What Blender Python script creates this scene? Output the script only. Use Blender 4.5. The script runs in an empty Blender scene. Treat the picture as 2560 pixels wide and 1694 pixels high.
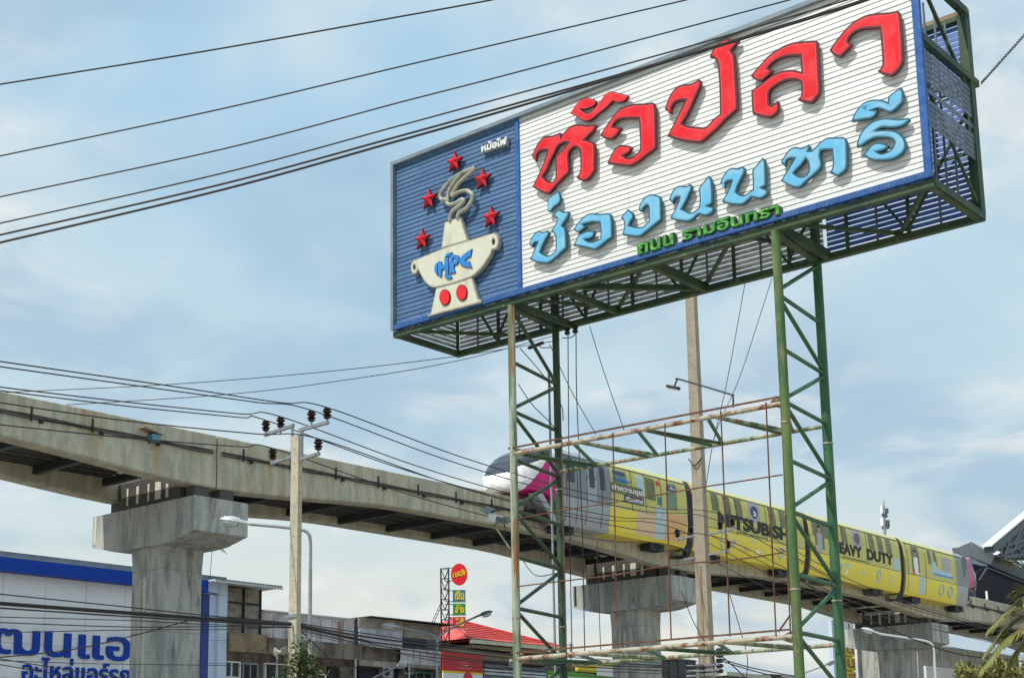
import bpy, math, random
from mathutils import Vector, Matrix
from mathutils.geometry import tessellate_polygon
random.seed(7)
R = math.radians
scene = bpy.context.scene
COL = scene.collection
# ------------------------------------------------------------------ camera
SW, SH = 2560.0, 1694.0
CF, CTH, CRO, CPX, CPY = 3667.6, 0.1958, -0.011, 1169.2, 1221.2
EYE = Vector((0, 0, 1.6))
_r = Vector((1, 0, 0)); _f = Vector((0, math.cos(CTH), math.sin(CTH))); _u = Vector((0, -math.sin(CTH), math.cos(CTH)))
_cr, _sr = math.cos(CRO), math.sin(CRO)
camd = bpy.data.cameras.new('camera'); cam = bpy.data.objects.new('camera', camd); COL.objects.link(cam)
cx = _r * _cr + _u * _sr; cy = _u * _cr - _r * _sr; cz = -_f
cam.matrix_world = Matrix(((cx.x, cy.x, cz.x, EYE.x), (cx.y, cy.y, cz.y, EYE.y), (cx.z, cy.z, cz.z, EYE.z), (0, 0, 0, 1)))
camd.sensor_width = 36.0; camd.lens = 36.0 * CF / SW
camd.shift_x = (SW / 2 - CPX) / SW; camd.shift_y = (CPY - SH / 2) / SW
camd.clip_start = 0.1; camd.clip_end = 6000
scene.camera = cam
# ------------------------------------------------------------------ light
SUN_EL = 55.0
sn = Vector((-0.657, -0.754, 0)); sr_ = Vector((-0.754, 0.657, 0))
hv = (sn + sr_ * 0.20).normalized()
SUN = (hv * math.cos(R(SUN_EL)) + Vector((0, 0, math.sin(R(SUN_EL))))).normalized()
ld = bpy.data.lights.new('sun', 'SUN'); ld.energy = 4.0; ld.angle = R(0.5); ld.color = (1.0, 0.95, 0.86)
lo = bpy.data.objects.new('sun', ld); COL.objects.link(lo)
lo.rotation_euler = (-SUN).to_track_quat('-Z', 'Y').to_euler(); lo.location = (0, 0, 60)
world = bpy.data.worlds.new('World'); scene.world = world; world.use_nodes = True
nt = world.node_tree; nt.nodes.clear()
def N(nt, typ, **kw):
    n = nt.nodes.new(typ)
    for k, v in kw.items():
        if k.startswith('i_'): n.inputs[k[2:].replace('_', ' ')].default_value = v
        else: setattr(n, k, v)
    return n
def build_world():
    L = nt.links.new
    out = N(nt, 'ShaderNodeOutputWorld'); bg = N(nt, 'ShaderNodeBackground'); bg.inputs[1].default_value = 0.1
    sky = N(nt, 'ShaderNodeTexSky'); sky.sky_type = 'NISHITA'; sky.sun_disc = False
    sky.sun_elevation = R(SUN_EL); sky.sun_rotation = math.atan2(SUN.x, SUN.y)
    sky.air_density = 1.0; sky.dust_density = 2.0; sky.ozone_density = 1.0
    tc = N(nt, 'ShaderNodeTexCoord'); sep = N(nt, 'ShaderNodeSeparateXYZ'); L(tc.outputs['Generated'], sep.inputs[0])
    # clouds live on a flat layer above the town
    za = N(nt, 'ShaderNodeMath', operation='ADD'); L(sep.outputs[2], za.inputs[0]); za.inputs[1].default_value = 0.32
    zm = N(nt, 'ShaderNodeMath', operation='MAXIMUM'); L(za.outputs[0], zm.inputs[0]); zm.inputs[1].default_value = 0.05
    dv = N(nt, 'ShaderNodeVectorMath', operation='DIVIDE')
    cmb = N(nt, 'ShaderNodeCombineXYZ')
    for k in range(3): L(zm.outputs[0], cmb.inputs[k])
    L(tc.outputs['Generated'], dv.inputs[0]); L(cmb.outputs[0], dv.inputs[1])
    def noise(scale, det, rough, off, dist=0.0):
        mp = N(nt, 'ShaderNodeMapping'); mp.inputs['Location'].default_value = off; L(dv.outputs[0], mp.inputs[0])
        n = N(nt, 'ShaderNodeTexNoise'); n.inputs['Scale'].default_value = scale; n.inputs['Detail'].default_value = det
        n.inputs['Roughness'].default_value = rough; n.inputs['Distortion'].default_value = dist
        L(mp.outputs[0], n.inputs[0]); return n.outputs['Fac']
    def ramp(src, stops):
        r = N(nt, 'ShaderNodeValToRGB'); L(src, r.inputs[0]); e = r.color_ramp.elements
        r.color_ramp.interpolation = 'EASE'
        e[0].position, e[0].color = stops[0]; e[1].position, e[1].color = stops[-1]
        for p, c in stops[1:-1]:
            q = e.new(p); q.color = c
        return r.outputs[0]
    def mix(fac, a, b, blend='MIX'):
        m = N(nt, 'ShaderNodeMix', data_type='RGBA', blend_type=blend)
        if hasattr(fac, 'is_linked'): L(fac, m.inputs[0])
        else: m.inputs[0].default_value = fac
        for i, v in ((6, a), (7, b)):
            if hasattr(v, 'is_linked'): L(v, m.inputs[i])
            else: m.inputs[i].default_value = v
        return m.outputs[2]
    W1 = (1, 1, 1, 1); B1 = (0, 0, 0, 1)
    haze = ramp(sep.outputs[2], [(0.0, (8.0, 7.9, 7.2, 1)), (0.11, (7.3, 7.9, 7.6, 1)), (0.22, (5.5, 7.3, 8.2, 1)), (0.45, (4.4, 6.7, 8.5, 1)), (1.0, (3.5, 5.4, 7.9, 1))])
    base = mix(0.94, sky.outputs[0], haze)
    big = ramp(noise(2.7, 3, 0.5, (3.1, 1.7, 0.4), 0.4), [(0.38, B1), (0.66, W1)])
    fine = ramp(noise(6.0, 7, 0.58, (0.3, 5.2, 1.1), 0.6), [(0.46, B1), (0.66, W1)])
    dark = ramp(noise(3.2, 3, 0.5, (7.7, 2.2, 3.0), 0.3), [(0.42, B1), (0.62, W1)])
    warm = ramp(sep.outputs[2], [(0.05, W1), (0.22, B1)])
    whitec = mix(warm, (7.0, 8.0, 8.3, 1), (8.4, 8.2, 7.1, 1))
    mm = N(nt, 'ShaderNodeMath', operation='MULTIPLY'); L(big, mm.inputs[0]); mm.inputs[1].default_value = 0.7
    c1 = mix(mm.outputs[0], base, whitec)
    md = N(nt, 'ShaderNodeMath', operation='MULTIPLY'); L(dark, md.inputs[0]); md.inputs[1].default_value = 0.72
    c2 = mix(md.outputs[0], c1, (3.7, 5.4, 7.0, 1))
    mf = N(nt, 'ShaderNodeMath', operation='MULTIPLY'); L(fine, mf.inputs[0]); L(big, mf.inputs[1])
    mf2 = N(nt, 'ShaderNodeMath', operation='MULTIPLY'); L(mf.outputs[0], mf2.inputs[0]); mf2.inputs[1].default_value = 0.95
    c3 = mix(mf2.outputs[0], c2, (8.4, 8.7, 8.6, 1))
    L(c3, bg.inputs[0]); L(bg.outputs[0], out.inputs[0])
build_world()
vs = scene.view_settings
vs.view_transform = 'Standard'; vs.look = 'None'; vs.exposure = 0.0; vs.gamma = 1.0; vs.use_curve_mapping = False
# ------------------------------------------------------------------ geometry frames
def ray(x, y):
    a, b = x - CPX, y - CPY
    u = _cr * a + _sr * b; v = -_sr * a + _cr * b
    return _f + _r * (u / CF) - _u * (v / CF)
def at(x, y, Y):
    r = ray(x, y); return EYE + r * (Y / r.y)
def onvert(x, y, P, n):
    """point of sight line (x,y) in the vertical plane through P with horizontal normal n"""
    r = ray(x, y); k = (P - EYE).dot(n) / r.dot(n); return EYE + r * k
# sign frame: s from left, o outward, h up
PHI = 0.7167; SA = Vector((8.4985, 25.0, 12.0546)); SWD, SDP, SHT = 13.6019, 2.3625, 4.4691
Sw = Vector((math.cos(PHI), -math.sin(PHI), 0)); Sd = Vector((math.sin(PHI), math.cos(PHI), 0)); UP = Vector((0, 0, 1))
S0 = SA - Sw * SWD
def S(s, o, h): return S0 + Sw * s - Sd * o + UP * h
def onS(x, y, o=0.0):
    p = onvert(x, y, S(0, o, 0), Sd) - S(0, o, 0); return p.dot(Sw), p.z
# guideway frame: t along, off toward the camera, z up
GP = Vector((-10.83, 53.0, 0)); Gd = Vector((0.6692, 0.7431, 0)).normalized(); Gn = Vector((0.7431, -0.6692, 0)).normalized()
def G(t, off, z): return GP + Gd * t + Gn * off + UP * z
def onG(x, y, off):
    p = onvert(x, y, G(0, off, 0), Gn) - G(0, off, 0); return p.dot(Gd), p.z
# ------------------------------------------------------------------ materials
MATS = {}
def M(name, col, rough=0.6, metal=0.0, col2=None, scale=3.0, lo=0.4, hi=0.65, stretch=(1, 1, 1), col3=None, sc3=2.0, lo3=0.55, hi3=0.62, stretch3=None, bump=0.0, bscale=30.0, spec=0.5, fine=0.12, rnd=0.0):
    if name in MATS: return MATS[name]
    m = bpy.data.materials.new(name); m.use_nodes = True; t = m.node_tree; L = t.links.new
    b = t.nodes['Principled BSDF']; b.inputs['Roughness'].default_value = rough; b.inputs['Metallic'].default_value = metal
    b.inputs['Specular IOR Level'].default_value = spec
    g = N(t, 'ShaderNodeNewGeometry')
    def nz(sc, det, st, off=0.0):
        mp = N(t, 'ShaderNodeMapping'); mp.inputs['Scale'].default_value = st; mp.inputs['Location'].default_value = (off, off * 1.7, off * .6); L(g.outputs['Position'], mp.inputs[0])
        n = N(t, 'ShaderNodeTexNoise'); n.inputs['Scale'].default_value = sc; n.inputs['Detail'].default_value = det; n.inputs['Roughness'].default_value = 0.6
        L(mp.outputs[0], n.inputs[0]); return n.outputs['Fac']
    def rmp(src, a, c):
        r = N(t, 'ShaderNodeMapRange'); L(src, r.inputs[0]); r.inputs[1].default_value = a; r.inputs[2].default_value = c; return r.outputs[0]
    def mx(f, a, c, bl='MIX'):
        q = N(t, 'ShaderNodeMix', data_type='RGBA', blend_type=bl); L(f, q.inputs[0])
        for i, v in ((6, a), (7, c)):
            if isinstance(v, tuple): q.inputs[i].default_value = v + (1,) if len(v) == 3 else v
            else: L(v, q.inputs[i])
        return q.outputs[2]
    cur = tuple(col)
    if col2: cur = mx(rmp(nz(scale, 5, stretch), lo, hi), cur, tuple(col2))
    if col3: cur = mx(rmp(nz(sc3, 6, stretch3 or stretch, 9.3), lo3, hi3), cur, tuple(col3))
    if fine:
        v = rmp(nz(9.0, 6, (1, 1, 1), 3.3), 0.3, 0.7)
        mr = N(t, 'ShaderNodeMapRange'); L(v, mr.inputs[0]); mr.inputs[3].default_value = 1 - fine; mr.inputs[4].default_value = 1 + fine * 0.6
        cm = N(t, 'ShaderNodeCombineColor')
        for k in range(3): L(mr.outputs[0], cm.inputs[k])
        q = N(t, 'ShaderNodeMix', data_type='RGBA', blend_type='MULTIPLY'); q.inputs[0].default_value = 1.0
        if isinstance(cur, tuple): q.inputs[6].default_value = cur + (1,)
        else: L(cur, q.inputs[6])
        L(cm.outputs[0], q.inputs[7]); cur = q.outputs[2]
    if rnd:
        oi = N(t, 'ShaderNodeObjectInfo'); mr = N(t, 'ShaderNodeMapRange'); L(oi.outputs['Random'], mr.inputs[0]); mr.inputs[3].default_value = 1 - rnd; mr.inputs[4].default_value = 1.0
        cm = N(t, 'ShaderNodeCombineColor')
        for k in range(3): L(mr.outputs[0], cm.inputs[k])
        q = N(t, 'ShaderNodeMix', data_type='RGBA', blend_type='MULTIPLY'); q.inputs[0].default_value = 1.0; L(cur, q.inputs[6]); L(cm.outputs[0], q.inputs[7]); cur = q.outputs[2]
    if isinstance(cur, tuple): b.inputs['Base Color'].default_value = cur + (1,)
    else: L(cur, b.inputs['Base Color'])
    if bump:
        bp = N(t, 'ShaderNodeBump'); bp.inputs['Strength'].default_value = bump; bp.inputs['Distance'].default_value = 0.02
        L(nz(bscale, 4, (1, 1, 1)), bp.inputs['Height']); L(bp.outputs[0], b.inputs['Normal'])
    MATS[name] = m; return m
RUST = (0.20, 0.055, 0.015)
mGreenMid = M('green_paint_mid', (0.022, 0.10, 0.045), 0.55, 0, (0.045, 0.14, 0.055), 1.3, col3=(0.16, 0.22, 0.15), sc3=4, lo3=0.62, hi3=0.74, bump=0.15)
mGreenDark = M('green_paint_old_shaded', (0.016, 0.048, 0.028), 0.6, 0, (0.05, 0.085, 0.03), 1.3, col3=(0.15, 0.19, 0.13), sc3=4, lo3=0.60, hi3=0.72, bump=0.15)  # base colour darkened to carry the shade on steel seen in shadow
mGreenPost = M('green_paint_post', (0.06, 0.13, 0.055), 0.65, 0, (0.14, 0.19, 0.06), 1.8, stretch=(1.5, 1.5, .35), col3=(0.30, 0.22, 0.12), sc3=3, lo3=0.57, hi3=0.72, stretch3=(2, 2, .4), bump=0.2, spec=.3)
mPalePost = M('flaking_pale_green_post', (0.36, 0.40, 0.30), 0.65, 0, (0.08, 0.15, 0.07), 1.6, 0.44, 0.56, (2.5, 2.5, .3), col3=(0.30, 0.11, 0.03), sc3=1.5, lo3=0.54, hi3=0.62, stretch3=(6.0, 6.0, .4), bump=0.25)
mRustPipe = M('rusty_white_pipe', (0.42, 0.40, 0.31), 0.7, 0, RUST, 4.5, 0.47, 0.62, (1, 1, 1), col3=(0.12, 0.16, 0.08), sc3=2.2, lo3=0.56, hi3=0.7, bump=0.3)
mRustRod = M('rust_rod', (0.10, 0.035, 0.018), 0.8, 0, (0.17, 0.09, 0.05), 5, bump=0.2)
mBlackSteel = M('dark_steel', (0.03, 0.032, 0.035), 0.55, 0.3)
mWhiteSlat = M('white_slat_paint', (0.80, 0.81, 0.79), 0.5, 0, (0.70, 0.73, 0.70), 0.8, 0.5, 0.75, col3=(0.66, 0.60, 0.44), sc3=1.1, lo3=0.64, hi3=0.80, stretch3=(3, 3, .12), fine=0.06, rnd=0.12, bump=0.25, bscale=2.5)
mBlueSlat = M('faded_blue_slat_paint', (0.068, 0.155, 0.32), 0.5, 0, (0.10, 0.20, 0.36), 2.0, 0.4, 0.7, stretch=(1, 1, 3), col3=(0.05, 0.20, 0.28), sc3=1.7, lo3=0.6, hi3=0.75, rnd=0.18)
mGreySlat = M('grey_slat', (0.11, 0.15, 0.20), 0.55, 0.1, (0.17, 0.21, 0.25), 2, rnd=.2)
mBackSlat = M('weathered_back_slat', (0.78, 0.76, 0.70), 0.6, 0, (0.42, 0.40, 0.36), 2.4, 0.42, 0.62, (1, 1, 2), rnd=.3)
mFrameGrey = M('grey_blue_frame', (0.17, 0.22, 0.27), 0.5, 0.1, (0.24, 0.29, 0.31), 3)
mFrameBlue = M('blue_frame', (0.025, 0.10, 0.34), 0.6, 0.0, (0.06, 0.15, 0.38), 5, spec=.2)
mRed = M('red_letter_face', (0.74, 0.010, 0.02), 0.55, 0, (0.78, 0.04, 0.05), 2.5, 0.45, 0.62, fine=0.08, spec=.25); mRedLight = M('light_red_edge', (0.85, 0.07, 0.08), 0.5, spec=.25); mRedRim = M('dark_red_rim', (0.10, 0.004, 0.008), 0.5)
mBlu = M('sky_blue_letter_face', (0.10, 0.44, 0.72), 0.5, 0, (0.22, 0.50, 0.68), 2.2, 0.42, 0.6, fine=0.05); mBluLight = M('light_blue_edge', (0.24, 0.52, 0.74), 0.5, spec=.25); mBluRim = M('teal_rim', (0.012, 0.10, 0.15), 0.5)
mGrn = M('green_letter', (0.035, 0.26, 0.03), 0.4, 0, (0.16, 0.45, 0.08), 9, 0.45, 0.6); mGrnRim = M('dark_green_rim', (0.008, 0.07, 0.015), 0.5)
mCream = M('cream_emblem', (0.62, 0.62, 0.50), 0.6, 0, (0.50, 0.49, 0.38), 1.6, 0.5, 0.7, (2, 2, .5), fine=0.08, spec=.25); mCreamRim = M('emblem_rim', (0.36, 0.35, 0.29), 0.5); mTube = M('smoke_tube', (0.27, 0.27, 0.21), 0.5, 0, (0.40, 0.40, 0.32), 5)
mStar = M('star_red', (0.70, 0.03, 0.05), 0.6, 0, (0.50, 0.02, 0.03), 5, spec=.2); mStarD = M('star_side_dark_red', (0.16, 0.01, 0.02), 0.5)
mFish = M('fish_blue', (0.02, 0.22, 0.62), 0.4); mWhite = M('white_paint', (0.8, 0.8, 0.8), 0.45, fine=0.05)
mConc = M('guideway_concrete', (0.52, 0.49, 0.38), 0.85, 0, (0.38, 0.37, 0.30), 1.4, 0.42, 0.58, (2.2, 2.2, .5), col3=(0.40, 0.29, 0.15), sc3=1.1, lo3=0.53, hi3=0.74, stretch3=(1.5, 1.5, .25), bump=0.15, bscale=12)
mConc2 = M('pier_concrete', (0.45, 0.46, 0.42), 0.85, 0, (0.29, 0.31, 0.30), 1.4, 0.44, 0.60, (1.8, 1.8, .4), col3=(0.16, 0.16, 0.15), sc3=1.3, lo3=0.56, hi3=0.72, stretch3=(2, 2, .4), bump=0.2, bscale=9)
mPatch = M('pale_repair_mortar_sunlit', (0.60, 0.58, 0.50), 0.9)
mSoffit = M('walkway_steel', (0.075, 0.065, 0.055), 0.7, 0, (0.05, 0.05, 0.05), 3)
mDark = M('near_black', (0.014, 0.015, 0.018), 0.6); mCable = M('black_cable', (0.012, 0.012, 0.013), 0.5, fine=0)
mPole = M('utility_pole_concrete', (0.50, 0.46, 0.35), 0.85, 0, (0.40, 0.37, 0.28), 2.5, bump=0.2)
mPole2 = M('tall_pole_concrete', (0.36, 0.31, 0.23), 0.85, 0, (0.28, 0.25, 0.19), 2.5, bump=0.2)
mGalv = M('galvanised_steel', (0.36, 0.38, 0.40), 0.45, 0.5, (0.26, 0.28, 0.3), 6)
mInsul = M('brown_porcelain', (0.030, 0.017, 0.015), 0.3)
mYellow = M('train_yellow_wrap', (0.62, 0.56, 0.12), 0.4, 0, (0.54, 0.50, 0.14), 1.5, fine=0.08); mYellowLow = M('train_bright_yellow', (0.86, 0.70, 0.035), 0.4, 0, (0.80, 0.66, 0.10), 1.2, fine=0.08)
mPaleY = M('train_pale_yellow_roof', (0.68, 0.66, 0.30), 0.4); mOlive = M('filmed_window', (0.17, 0.16, 0.035), 0.25, 0, (0.10, 0.11, 0.05), 2.0); mOliveG = M('green_window_film', (0.17, 0.25, 0.16), 0.2)
mTGrey = M('train_grey', (0.22, 0.235, 0.25), 0.4, fine=0.05); mTGreyL = M('train_light_grey', (0.36, 0.39, 0.42), 0.4)
mTWhite = M('train_white', (0.85, 0.85, 0.84), 0.3, fine=0.03); mPink = M('train_magenta', (0.62, 0.01, 0.22), 0.35)
mGlass = M('dark_glass', (0.03, 0.04, 0.05), 0.08, fine=0); mGang = M('gangway_rubber', (0.035, 0.04, 0.055), 0.8)
mPeach = M('peach_print', (0.74, 0.52, 0.32), 0.4); mOrange = M('orange_print', (0.72, 0.42, 0.16), 0.4); mCyanP = M('pale_cyan_print', (0.45, 0.62, 0.66), 0.4)
mBrownBadge = M('badge_print', (0.16, 0.10, 0.12), 0.4); mNavy = M('navy_print', (0.03, 0.05, 0.14), 0.4); mGreyP = M('grey_print', (0.38, 0.40, 0.42), 0.4); mSkin = M('skin_print', (0.45, 0.25, 0.17), 0.5)
mSheetBlue = M('bluish_sheet_metal', (0.56, 0.63, 0.70), 0.5, 0.1, (0.45, 0.40, 0.45), 1.5, col3=RUST, sc3=1.0, lo3=0.72, hi3=0.8, stretch3=(3, 3, .2))
mSheetWhite = M('white_sheet_metal', (0.72, 0.75, 0.77), 0.5, 0.1, (0.55, 0.46, 0.47), 1.5, col3=RUST, sc3=1.2, lo3=0.66, hi3=0.76, stretch3=(3, 3, .15))
mSheetBrown = M('brown_sheet_metal', (0.40, 0.37, 0.31), 0.6, 0.1, (0.22, 0.20, 0.17), 1.5)
mRustSheet = M('rusted_sheet', (0.38, 0.18, 0.09), 0.7, 0, (0.5, 0.42, 0.36), 3)
mWallBrown = M('stained_brown_wall', (0.34, 0.25, 0.15), 0.9, 0, (0.20, 0.16, 0.11), 1.0, col3=(0.07, 0.06, 0.05), sc3=1.2, lo3=0.58, hi3=0.7)
mWallGrey = M('grimy_grey_wall', (0.26, 0.23, 0.19), 0.9, 0, (0.12, 0.09, 0.08), 1.3, 0.4, 0.6, (1, 1, .6))
mClad = M('pale_cladding', (0.84, 0.86, 0.88), 0.5, 0, (0.76, 0.79, 0.83), 0.4, fine=0.04); mCladBlue = M('light_blue_cladding', (0.58, 0.70, 0.84), 0.35, fine=0.04)
mBlueBand = M('royal_blue_fascia', (0.006, 0.055, 0.40), 0.5, fine=0.04, spec=.2); mBlueDeep = M('deep_blue_panel', (0.03, 0.05, 0.28), 0.3)
mRoofRed = M('red_tile_roof', (0.62, 0.06, 0.05), 0.6, 0, (0.68, 0.12, 0.10), 1.2); mRedSign = M('red_sign', (0.52, 0.015, 0.02), 0.4); mSignRed2 = M('round_sign_red', (0.8, 0.01, 0.015), 0.4)
mYel = M('sign_yellow', (0.85, 0.55, 0.01), 0.4); mTeal = M('sign_teal', (0.03, 0.20, 0.26), 0.4); mSGreen = M('sign_green', (0.01, 0.30, 0.06), 0.4); mSRed = M('sign_pinkred', (0.65, 0.02, 0.05), 0.4)
mLattice = M('lattice_dark', (0.025, 0.03, 0.03), 0.6); mLampW = M('lamp_grey_white', (0.55, 0.58, 0.58), 0.3, 0.1); mLens = M('lamp_glass', (0.45, 0.52, 0.55), 0.1, 0)
mStGrey = M('station_fascia_grey', (0.36, 0.39, 0.42), 0.5); mNavyDk = M('station_dark_mesh', (0.008, 0.012, 0.03), 0.7); mStSteel = M('station_steel', (0.06, 0.085, 0.10), 0.5)
mLeaf = M('tree_leaf', (0.055, 0.10, 0.02), 0.5, 0, (0.10, 0.14, 0.03), 6, spec=0.3); mPalm = M('palm_leaf', (0.14, 0.17, 0.035), 0.5, 0, (0.24, 0.20, 0.07), 4, spec=0.4); mBark = M('bark', (0.12, 0.09, 0.06), 0.9)
mGround = M('sunbaked_concrete_ground', (0.42, 0.37, 0.29), 0.9, 0, (0.34, 0.30, 0.24), 0.3); mAsph = M('asphalt', (0.085, 0.08, 0.075), 0.85, bump=0.2); mPave = M('pavement_slab', (0.40, 0.37, 0.31), 0.85)
mLime = M('lime_facade', (0.13, 0.42, 0.05), 0.5); mYFac = M('yellow_facade', (0.80, 0.62, 0.02), 0.5); mTealF = M('teal_facade', (0.10, 0.42, 0.36), 0.5)
# ------------------------------------------------------------------ mesh builder
class MB:
    def __init__(s): s.v = []; s.f = []; s.mi = []; s.m = 0
    def add(s, vs, fs):
        b = len(s.v); s.v += [Vector(p) for p in vs]
        for f in fs: s.f.append([b + i for i in f]); s.mi.append(s.m)
    def box8(s, c): s.add(c, [(0, 3, 2, 1), (4, 5, 6, 7), (0, 1, 5, 4), (1, 2, 6, 5), (2, 3, 7, 6), (3, 0, 4, 7)])
    def fbox(s, F, a0, a1, b0, b1, c0, c1):
        s.box8([F(a0, b0, c0), F(a1, b0, c0), F(a1, b1, c0), F(a0, b1, c0), F(a0, b0, c1), F(a1, b0, c1), F(a1, b1, c1), F(a0, b1, c1)])
    def bar(s, p, q, w, h=None, up=UP):
        h = h or w; p = Vector(p); q = Vector(q); d = (q - p).normalized()
        if abs(d.dot(up)) > 0.95: up = Sd
        x = d.cross(up).normalized() * w / 2; y = x.cross(d).normalized() * h / 2
        s.box8([p - x - y, p + x - y, p + x + y, p - x + y, q - x - y, q + x - y, q + x + y, q - x + y])
    def tube(s, pts, r, n=8, r2=None, cap=True):
        pts = [Vector(p) for p in pts]; rings = []; up = UP
        prev = None
        for i, p in enumerate(pts):
            d = (pts[min(i + 1, len(pts) - 1)] - pts[max(i - 1, 0)]).normalized()
            if prev is None:
                a = Vector((0, 0, 1)) if abs(d.z) < 0.9 else Vector((1, 0, 0)); prev = d.cross(a).normalized()
            x = (prev - d * prev.dot(d)).normalized(); prev = x; y = d.cross(x)
            rr = r if r2 is None else r + (r2 - r) * i / (len(pts) - 1)
            rings.append([p + (x * math.cos(2 * math.pi * k / n) + y * math.sin(2 * math.pi * k / n)) * rr for k in range(n)])
        vs = [v for g in rings for v in g]; fs = []
        for i in range(len(rings) - 1):
            for k in range(n): fs.append((i * n + k, i * n + (k + 1) % n, (i + 1) * n + (k + 1) % n, (i + 1) * n + k))
        if cap: fs.append(tuple(range(n))[::-1]); fs.append(tuple(range((len(rings) - 1) * n, len(rings) * n)))
        s.add(vs, fs)
    def lathe(s, c, prof, n=12, ax=UP):
        ax = Vector(ax).normalized(); a = Vector((1, 0, 0)) if abs(ax.x) < .9 else Vector((0, 1, 0)); x = ax.cross(a).normalized(); y = ax.cross(x); c = Vector(c)
        vs = []; fs = []
        for r, z in prof: vs += [c + ax * z + (x * math.cos(2 * math.pi * k / n) + y * math.sin(2 * math.pi * k / n)) * r for k in range(n)]
        for i in range(len(prof) - 1):
            for k in range(n): fs.append((i * n + k, i * n + (k + 1) % n, (i + 1) * n + (k + 1) % n, (i + 1) * n + k))
        fs.append(tuple(range(n))[::-1]); fs.append(tuple(range((len(prof) - 1) * n, len(prof) * n))); s.add(vs, fs)
    def quad(s, *p): s.add(p, [tuple(range(len(p)))])
    def prism(s, loops, F, o0, o1):
        """loops: outer + holes of (a,b); F(a,o,b)"""
        tri = tessellate_polygon([[Vector((a, b, 0)) for a, b in l] for l in loops])
        flat = [p for l in loops for p in l]; n = len(flat)
        vs = [F(a, o1, b) for a, b in flat] + [F(a, o0, b) for a, b in flat]
        fs = [tuple(t) for t in tri] + [tuple(i + n for i in t[::-1]) for t in tri]
        b = 0
        for l in loops:
            for i in range(len(l)):
                j = (i + 1) % len(l); fs.append((b + i, b + j, n + b + j, n + b + i))
            b += len(l)
        s.add(vs, fs)
    def build(s, name, mat, parent=None, smooth=False, kind=None, label=None, cat=None, group=None, origin=None, fixn=True):
        if not s.v: return None
        if origin is None:
            lo_ = Vector([min(v[k] for v in s.v) for k in range(3)]); hi_ = Vector([max(v[k] for v in s.v) for k in range(3)])
            origin = Vector(((lo_.x + hi_.x) / 2, (lo_.y + hi_.y) / 2, lo_.z))
        me = bpy.data.meshes.new(name); me.from_pydata([v - origin for v in s.v], [], s.f); me.update()
        mats = mat if isinstance(mat, (list, tuple)) else [mat]
        for m in mats: me.materials.append(m)
        if len(mats) > 1: me.polygons.foreach_set('material_index', s.mi)
        if fixn:
            import bmesh
            bm = bmesh.new(); bm.from_mesh(me); bmesh.ops.recalc_face_normals(bm, faces=bm.faces); bm.to_mesh(me); bm.free()
        if smooth:
            me.polygons.foreach_set('use_smooth', [True] * len(me.polygons))
            me.set_sharp_from_angle(angle=R(40))
        o = bpy.data.objects.new(name, me); COL.objects.link(o); o['_w'] = list(origin)
        if parent: o.parent = parent; o.location = origin - Vector(parent['_w'])
        else: o.location = origin
        tag(o, label, cat, group, kind); return o
def tag(o, label=None, cat=None, group=None, kind=None):
    if label: o['label'] = label
    if cat: o['category'] = cat
    if group: o['group'] = group
    if kind: o['kind'] = kind
    return o
def thing(name, loc, label, cat, group=None, kind=None):
    o = bpy.data.objects.new(name, None); COL.objects.link(o); o.location = loc; o['_w'] = list(Vector(loc)); o.empty_display_size = 0.3
    return tag(o, label, cat, group, kind)
def subpart(name, parent, loc):
    o = bpy.data.objects.new(name, None); COL.objects.link(o); o.parent = parent; o.location = Vector(loc) - Vector(parent['_w']); o['_w'] = list(Vector(loc)); return o
def inst(src, delta, parent):
    c = src.copy(); COL.objects.link(c); c.parent = parent
    w = Vector(src['_w']) + delta; c['_w'] = list(w); c.location = w - (Vector(parent['_w']) if parent else Vector()); return c
def smooth_loop(P, sub=4, ang=48, closed=True):
    n = len(P); P = [Vector((p[0], p[1])) for p in P]; out = []
    def sharp(i):
        if not closed and (i == 0 or i == n - 1): return True
        a = P[i] - P[i - 1]; b = P[(i + 1) % n] - P[i]
        if a.length < 1e-9 or b.length < 1e-9: return True
        return abs(a.angle(b)) > R(ang)
    sh = [sharp(i) for i in range(n)]
    for i in range(n if closed else n - 1):
        p1, p2 = P[i], P[(i + 1) % n]; p0, p3 = P[i - 1], P[(i + 2) % n]; d = (p2 - p1).length
        t1 = (p2 - p1) if sh[i] else (p2 - p0).normalized() * d
        t2 = (p2 - p1) if sh[(i + 1) % n] else (p3 - p1).normalized() * d
        for k in range(sub):
            u = k / sub; out.append((p1 * (2 * u**3 - 3 * u * u + 1) + t1 * (u**3 - 2 * u * u + u) + p2 * (-2 * u**3 + 3 * u * u) + t2 * (u**3 - u * u)))
    if not closed: out.append(P[-1])
    return [(p.x, p.y) for p in out]
def inset(loop, d):
    n = len(loop); A = sum(loop[i][0] * loop[(i + 1) % n][1] - loop[(i + 1) % n][0] * loop[i][1] for i in range(n)); sg = 1 if A > 0 else -1
    out = []
    for i in range(n):
        a = Vector(loop[i - 1]); b = Vector(loop[i]); c = Vector(loop[(i + 1) % n])
        e1 = (b - a); e2 = (c - b)
        if e1.length < 1e-6 or e2.length < 1e-6: out.append(tuple(b)); continue
        e1.normalize(); e2.normalize(); n1 = Vector((-e1.y, e1.x)) * sg; n2 = Vector((-e2.y, e2.x)) * sg
        m = n1 + n2
        if m.length < 0.2: m = n1
        m.normalize(); k = d / max(m.dot(n1), 0.45); q = b + m * k; out.append((q.x, q.y))
    return out
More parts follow.
